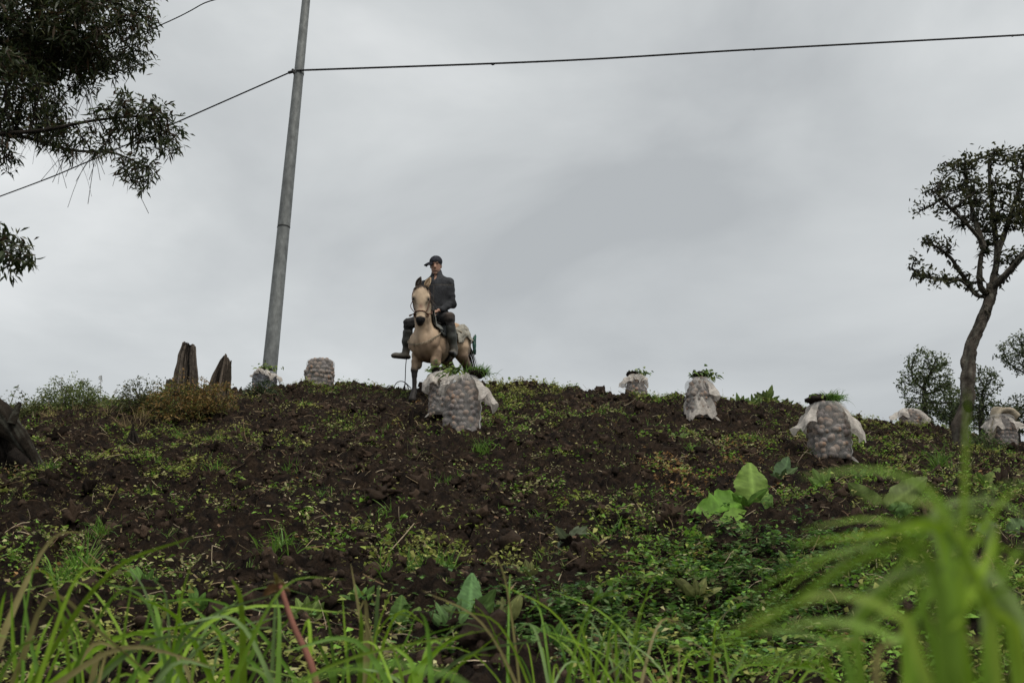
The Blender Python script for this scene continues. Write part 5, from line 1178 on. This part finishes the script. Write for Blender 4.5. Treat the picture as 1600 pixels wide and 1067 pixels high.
dock(1380, 800, [(1376, 796, 1326, 752, 30, -.1), (1384, 792, 1452, 740, 36, .05), (1390, 800, 1425, 790, 26, -.1), (1370, 800, 1345, 815, 26, -.1)], 'dock plant with spread leaves below the right slope sack', 703, (.12, .19, .05))
dock(1545, 775, [(1540, 772, 1560, 726, 28, 0), (1550, 778, 1600, 770, 26, 0), (1540, 780, 1500, 800, 26, -.1)], 'dock plant under the gnarled tree at the right edge', 704, (.11, .18, .035))
dock(735, 985, [(732, 978, 738, 885, 38, .15), (745, 982, 770, 940, 24, 0)], 'tall single dock leaf standing in the lower centre', 705, (.13, .21, .06))
dock(625, 985, [(622, 975, 628, 925, 28, .05), (640, 985, 655, 945, 24, 0), (650, 985, 690, 965, 20, 0)], 'low pair of dock leaves left of the tall single leaf', 706, (.09, .17, .03))
dock(890, 868, [(890, 866, 897, 830, 36, .05), (888, 868, 872, 845, 18, 0)], 'wilted grey green leaf drooping over bare soil', 707, (.13, .16, .09))
dock(1400, 850, [(1400, 850, 1370, 835, 26, -.1), (1410, 850, 1445, 825, 28, 0), (1395, 855, 1385, 880, 26, -.2)], 'dock leaves half hidden by the blurred grass', 708, (.10, .21, .03))
dock(1570, 830, [(1560, 830, 1525, 830, 34, -.1), (1575, 830, 1610, 815, 30, 0)], 'broad leaves at the right edge behind the blurred grass', 709, (.10, .15, .07))
def rosette(px, py, n, L, label, seed, c, Y=None):
    b_ = hit(px, py) if Y is None else onY(px, Y); root = empty('leafy_weed', b_, label, 'plant', 'leafy plants on the crest'); r = np.random.default_rng(seed)
    for q in range(n):
        a = 2*math.pi*q/n+r.normal()*.3; e = r.uniform(.5, 1.25); d = np.array([math.cos(a)*math.cos(e), math.sin(a)*math.cos(e)*.6, math.sin(e)]); P0 = b_+d*.03; P1 = b_+d*L*r.uniform(.7, 1.1)
        leaf_obj(root, P0, P1, L*r.uniform(.22, .34), np.array(c)*r.uniform(.65, 1.4), seed*10+q, r.normal()*.5, .12, .05, 8)
rosette(1155, 636, 9, .30, 'spiky leaved plant on the crest right of the draped sack', 71, (.08, .13, .03))
rosette(1200, 640, 10, .34, 'broad leafy plant on the crest left of the right slope sack', 72, (.085, .12, .03))
rosette(1222, 640, 9, .30, 'tall leafy plant nearest the right slope sack on the crest', 73, (.09, .14, .035))
rosette(1180, 645, 8, .24, 'low leafy plant between the two crest plants', 74, (.10, .15, .04))
rosette(700, 600, 7, .20, 'small leafy weed at the horse front hoof', 75, (.09, .13, .04))
rosette(1290, 770, 7, .26, 'leafy weed below the right slope sack', 76, (.09, .15, .035))
rosette(1060, 690, 6, .18, 'leafy weed in front of the draped sack', 77, (.12, .17, .05))
rosette(1340, 740, 6, .22, 'leafy weed at the right foot of the right slope sack', 78, (.10, .17, .05))
rosette(90, 640, 7, .16, 'small dark sprout at the foot of the pale bush', 79, (.06, .10, .03))
for q, (x, y, L_, lb) in enumerate([(300, 985, .16, 'low leafy weed behind the arching grass at lower left'), (480, 975, .15, 'leafy weed right of the red stem'), (700, 1010, .15, 'leafy weed among the slanting blades at bottom centre'), (790, 985, .17, 'leafy weed right of the tall single dock leaf'), (860, 1010, .16, 'leafy weed left of the fine grass clump'), (1000, 1000, .17, 'leafy weed right of the fine grass clump'), (940, 950, .14, 'small leafy weed above the fine grass clump'), (1090, 950, .16, 'leafy weed at the left edge of the clover mat'), (560, 960, .13, 'small weed behind the upright grass clump'), (1240, 900, .17, 'leafy weed inside the clover mat'), (1330, 870, .18, 'leafy weed under the blurred arching blades'), (830, 905, .14, 'small leafy weed below the wilted leaf'), (220, 940, .14, 'small weed behind the bottom left clumps')]):
    rosette(x, y, 9, L_, lb, 900+q, [(.10, .19, .04), (.14, .20, .05), (.09, .16, .05), (.16, .17, .06)][q % 4])
# clover mat in the right foreground with white heads
r = np.random.default_rng(91); n = 5200; mb = MB()
cpx = np.concatenate([r.normal(1180, 95, n//2), r.normal(1060, 130, n//4), r.normal(880, 140, n-n//2-n//4)]); cpy = np.concatenate([r.normal(915, 38, n//2), r.normal(985, 40, n//4), r.normal(1000, 35, n-n//2-n//4)])
gY = np.interp(cpy, [p for p, _ in _py][::-1], [q for _, q in _py][::-1]); gX = at(1, 0, 1.0)[0]*0+np.array([at(a, b_, c_)[0] for a, b_, c_ in zip(cpx, cpy, gY)]); gZ = H(gX, gY)
P = np.repeat(np.stack([gX, gY, gZ+r.uniform(.01, .085, n)], 1), 3, 0); az = np.repeat(r.uniform(0, 6.28, n), 3)+np.tile([0, 2.09, 4.19], n); el = r.normal(size=3*n)*.3+.2
D = np.stack([np.cos(az)*np.cos(el), np.sin(az)*np.cos(el), np.sin(el)], 1); sz = np.repeat(r.uniform(.014, .04, n), 3)
ribbons(mb, P, D, sz, sz*.9, .2, 2, np.repeat(np.array([[.085, .19, .04], [.12, .235, .05], [.065, .14, .04], [.17, .24, .09]])[r.integers(0, 4, n)]*r.uniform(.65, 1.35, (n, 1)), 3, 0), 'leaf', side=np.cross(D, [0, 0, 1.]))
tag(mb.build('clover_mat', M['leafy']), 'dense green clover mat covering the right foreground', 'clover', kind='stuff')
for q, (x, y, lb) in enumerate([(1130, 872, 'white clover head beside the big dock plant'), (1128, 860, 'upper white clover head beside the big dock plant'), (1032, 892, 'white clover head left of the clover mat'), (1021, 915, 'lower white clover head left of the clover mat'), (1251, 866, 'white clover head behind the blurred grass')]):
    b_ = hit(x, y+14); k = m_at(b_, 1.0); c0 = at(x, y, b_[1]); root = empty('clover_flower', b_, lb, 'flower', 'white clover heads'); rr = np.random.default_rng(q)
    mb = MB(); tube(mb, spline([b_, b_*.5+c0*.5+[.005, 0, 0], c0], 6), .003, 5, (.08, .14, .04)); mb.build('stem', M['grass'], root)
    mb = MB(); d = nrm(rr.normal(size=(60, 3))); ribbons(mb, np.tile(c0, (60, 1)), d+[0, 0, .3], 6.5*k, 2.6*k, .1, 3, (.62, .60, .50), 'leaf'); mb.build('flower_head', M['leafy'], root)

# ------------------------------------------------------------------ foreground grass close to the lens
FG = [(.19, .34, .018), (.25, .40, .03), (.13, .26, .03), (.17, .30, .02), (.20, .30, .10), (.22, .36, .025), (.15, .28, .03), (.18, .31, .03), (.30, .26, .10)]
def blade(parent, pts, w, c, seed):
    r = np.random.default_rng(seed); P = spline(pts, 16); T = nrm(np.gradient(P, axis=0)); view = nrm(P); s = nrm(np.cross(T, view)); nr = np.cross(s, T); ph = r.uniform(-.8, .8); tw = ph+np.linspace(0, r.normal()*.6, 16)
    s = s*np.cos(tw)[:, None]+nr*np.sin(tw)[:, None]; nr = np.cross(s, T); t = np.linspace(0, 1, 16); ww = (w*np.clip((1-t)**.6, .05, 1)*np.clip(.6+1.5*t, 0, 1)*.5)[:, None]
    V = np.stack([P-s*ww, P+nr*ww*.3, P+s*ww], 1).reshape(-1, 3); b_ = np.arange(15)*3; mb = MB()
    mb.add(V, np.concatenate([np.stack([b_, b_+1, b_+4, b_+3], 1), np.stack([b_+1, b_+2, b_+5, b_+4], 1)]), c); return mb.build('blade', M['grass'], parent, True)
def clump(root_px, Y, tips, label, seed, w=.010, extra=0, hmin=.35, hmax=.7, sx=.12, lean=(0, 0), cols=FG, rs=.02):
    """tips: list of pixel polylines the blades pass through at depth Y (+dy)"""
    X = at(root_px, 900, Y)[0]; b_ = np.array([X, Y, gz(X, Y)]); root = empty('grass_clump', b_, label, 'grass', 'foreground grass clumps'); r = np.random.default_rng(seed); q = 0
    for pl in tips:
        dy = pl[0]; P = [at(x, y, Y+dy) for x, y in pl[1:]]; base = b_+np.array([r.normal()*rs, dy*.3+r.normal()*rs*.5, -.01]); low = P[0]
        ww = w*(pl[0]*0+r.uniform(.8, 1.25)); blade(root, [base, base*.45+low*.55+[0, 0, .02]]+P, ww, np.array(cols[int(r.integers(0, len(cols)))])*r.uniform(.75, 1.25), seed+q); q += 1
    for e_ in range(extra):
        base = b_+np.array([r.normal()*sx*.6, r.normal()*sx, 0]); base[2] = gz(base[0], base[1])-.01; L = r.uniform(hmin, hmax); a = np.array([r.normal()*.38+lean[0], r.normal()*.3+lean[1], 0]); dr = r.uniform(.05, .5)
        P = [base, base+a*L*.3+[0, 0, L*.42], base+a*L*.75+[0, 0, L*.78], base+a*L*1.35+[0, 0, L*(.98-dr*.6)]]
        blade(root, P, w*r.uniform(.6, 1.2), np.array(cols[int(r.integers(0, len(cols)))])*r.uniform(.6, 1.3), seed+900+e_)
    return root
clump(30, 2.1, [(0, (35, 1067), (36, 980), (60, 845)), (0, (25, 1067), (20, 1000), (18, 925)), (.1, (60, 1060), (45, 990), (34, 900)), (0, (90, 1067), (200, 1010), (330, 1040)), (0, (80, 930), (160, 990), (250, 1067)), (.2, (150, 1067), (120, 1030), (70, 1000))], 'tall grass clump in the bottom left corner', 801, .018, 16, .36, .52, .14)
clump(180, 2.4, [(0, (150, 1067), (110, 960), (75, 925)), (0, (230, 1067), (170, 1000), (140, 940)), (0, (200, 1067), (240, 1020), (255, 960))], 'grass clump in the bottom left beside the corner clump', 802, .018, 22, .34, .54, .2, (.15, 0))
clump(360, 2.5, [(0, (420, 1067), (330, 975), (280, 930)), (0, (400, 1000), (350, 960), (330, 945)), (0, (330, 1067), (350, 1000), (420, 980), (460, 1010)), (0, (300, 1067), (280, 1030), (220, 1010))], 'arching grass clump left of the red stem', 803, .018, 22, .34, .54, .22)
clump(560, 2.6, [(0, (570, 1067), (565, 980), (548, 880)), (0, (575, 1067), (590, 980), (615, 915)), (0, (545, 1067), (540, 1000), (535, 930)), (0, (590, 1067), (630, 1010), (650, 960)), (0, (600, 1067), (660, 1040), (700, 1000)), (0, (520, 1067), (500, 1010), (470, 985))], 'upright grass clump at the bottom just left of centre', 804, .017, 14, .36, .54, .12)
clump(690, 2.3, [(0, (690, 1067), (730, 1030), (800, 975)), (0, (650, 1067), (640, 1030), (600, 1000)), (0, (640, 1067), (690, 1010), (740, 985))], 'slanting grass blades at the bottom centre', 805, .018, 8, .34, .48, .1)
clump(930, 2.6, [(0, (930, 1067), (900, 1030), (860, 990)), (0, (915, 1067), (915, 1020), (908, 975)), (0, (940, 1067), (975, 1030), (985, 985)), (0, (930, 1067), (935, 1020), (960, 1000))], 'fine grass clump at the bottom right of centre', 806, .010, 40, .36, .56, .16)
clump(1130, 2.5, [(0, (1140, 1067), (1160, 1030), (1170, 990)), (0, (1100, 1067), (1080, 1030), (1040, 1010))], 'short grass clump at the bottom below the clover mat', 807, .010, 26, .34, .5, .2)
clump(1500, .56, [(0, (1500, 1067), (1505, 850), (1512, 610)), (.03, (1490, 1067), (1500, 900), (1560, 790), (1600, 760)), (0, (1490, 1000), (1480, 800), (1380, 735), (1250, 745)), (.02, (1500, 1000), (1470, 830), (1400, 830), (1240, 850)), (-.05, (1480, 1060), (1440, 860), (1330, 880), (1200, 970), (1090, 1030)), (.05, (1500, 1060), (1450, 900), (1330, 1000), (1130, 1040)), (0, (1560, 1067), (1520, 900), (1460, 790), (1340, 780)), (0, (1600, 1060), (1550, 950), (1500, 850), (1440, 800)), (.04, (1540, 1067), (1570, 900), (1600, 850)), (-.04, (1450, 1067), (1400, 960), (1280, 930), (1120, 1000)), (0, (1500, 1060), (1540, 940), (1620, 900)), (0, (1420, 1067), (1400, 1000), (1300, 970), (1180, 990)), (0, (1480, 1067), (1500, 960), (1540, 880), (1560, 820)), (.02, (1470, 1067), (1440, 940), (1420, 850), (1370, 800))], 'large blurred grass clump close at the lower right', 808, .0090, 0, rs=.06, cols=[(.25, .40, .025), (.30, .44, .04), (.20, .34, .03)])
rz_ = np.random.default_rng(55); xt = []
for q in range(12):
    sx_ = rz_.uniform(1330, 1640); kx, ky = rz_.uniform(1440, 1540), rz_.uniform(790, 900); m_ = q % 4
    e_ = ((rz_.uniform(1090, 1380), rz_.uniform(900, 1050)) if m_ < 2 else (rz_.uniform(1240, 1420), rz_.uniform(740, 860)) if m_ == 2 else (rz_.uniform(1560, 1680), rz_.uniform(740, 980)))
    xt.append((rz_.uniform(-.06, .10), (sx_, 1067), (kx*.4+sx_*.6, ky*.5+500), (kx, ky), (kx*.45+e_[0]*.55, min(ky, e_[1])*.55+max(ky, e_[1])*.45-30), e_))
FG2 = [(.20, .33, .025), (.25, .37, .04), (.16, .28, .025), (.24, .33, .10)]
clump(1520, .62, xt, 'spreading blurred grass clump just behind the large blurred clump', 811, .0080, 0, cols=FG2, rs=.10)
clump(1620, .70, [(0, (1590, 1067), (1560, 960), (1500, 890)), (0, (1600, 1067), (1590, 980), (1560, 900)), (0, (1560, 1067), (1520, 1000), (1440, 960))], 'blurred grass blades at the right border', 809, .009, 12, .48, .62, .08, (.05, 0))
clump(1330, .72, [(0, (1330, 1067), (1290, 1000), (1180, 985)), (0, (1350, 1067), (1330, 1010), (1250, 960)), (0, (1300, 1067), (1260, 1040), (1150, 1030)), (0, (1370, 1067), (1400, 1000), (1450, 950))], 'low blurred grass left of the large blurred clump', 810, .0085, 8, .46, .56, .06)
# reddish stem at the lower left
rs = at(490, 1067, 2.2); rg = np.array([rs[0]+.05, 2.2, gz(rs[0]+.05, 2.2)]); root = empty('red_stem_weed', rg, 'leaning reddish weed stem with small leaves at lower left', 'weed')
mb = MB(); pts = spline([rg, at(490, 1050, 2.2), at(460, 980, 2.25), at(437, 912, 2.3)], 14); tube(mb, pts, np.linspace(.009, .0055, 14), 7, (.20, .085, .06)); mb.build('stem', M['straw'], root, True)
r = np.random.default_rng(5); mb = MB(); ribbons(mb, np.tile(pts[-1], (16, 1))+r.normal(size=(16, 3))*.008, r.normal(size=(16, 3))+[0, 0, .5], .035, .018, .4, 3, np.array([[.14, .12, .03], [.16, .09, .04]])[r.integers(0, 2, 16)], 'leaf', fold=.2); mb.build('leaves', M['leafy'], root)
# forked pale root lying at the right edge
rp = hit(1552, 890); root = empty('pale_root', rp, 'forked pink root lying on the soil at the right edge', 'root')
for q, (x, y) in enumerate([(1540, 865), (1530, 882), (1572, 895), (1540, 900), (1565, 905)]):
    mb = MB(); e = at(x, y, rp[1]-.02); tube(mb, spline([rp+[0, 0, .02], rp*.5+e*.5+[0, -.02, .03], e], 8), np.linspace(.012, .004, 8), 6, (.34, .20, .14)); mb.build('root_branch', M['straw'], root, True)
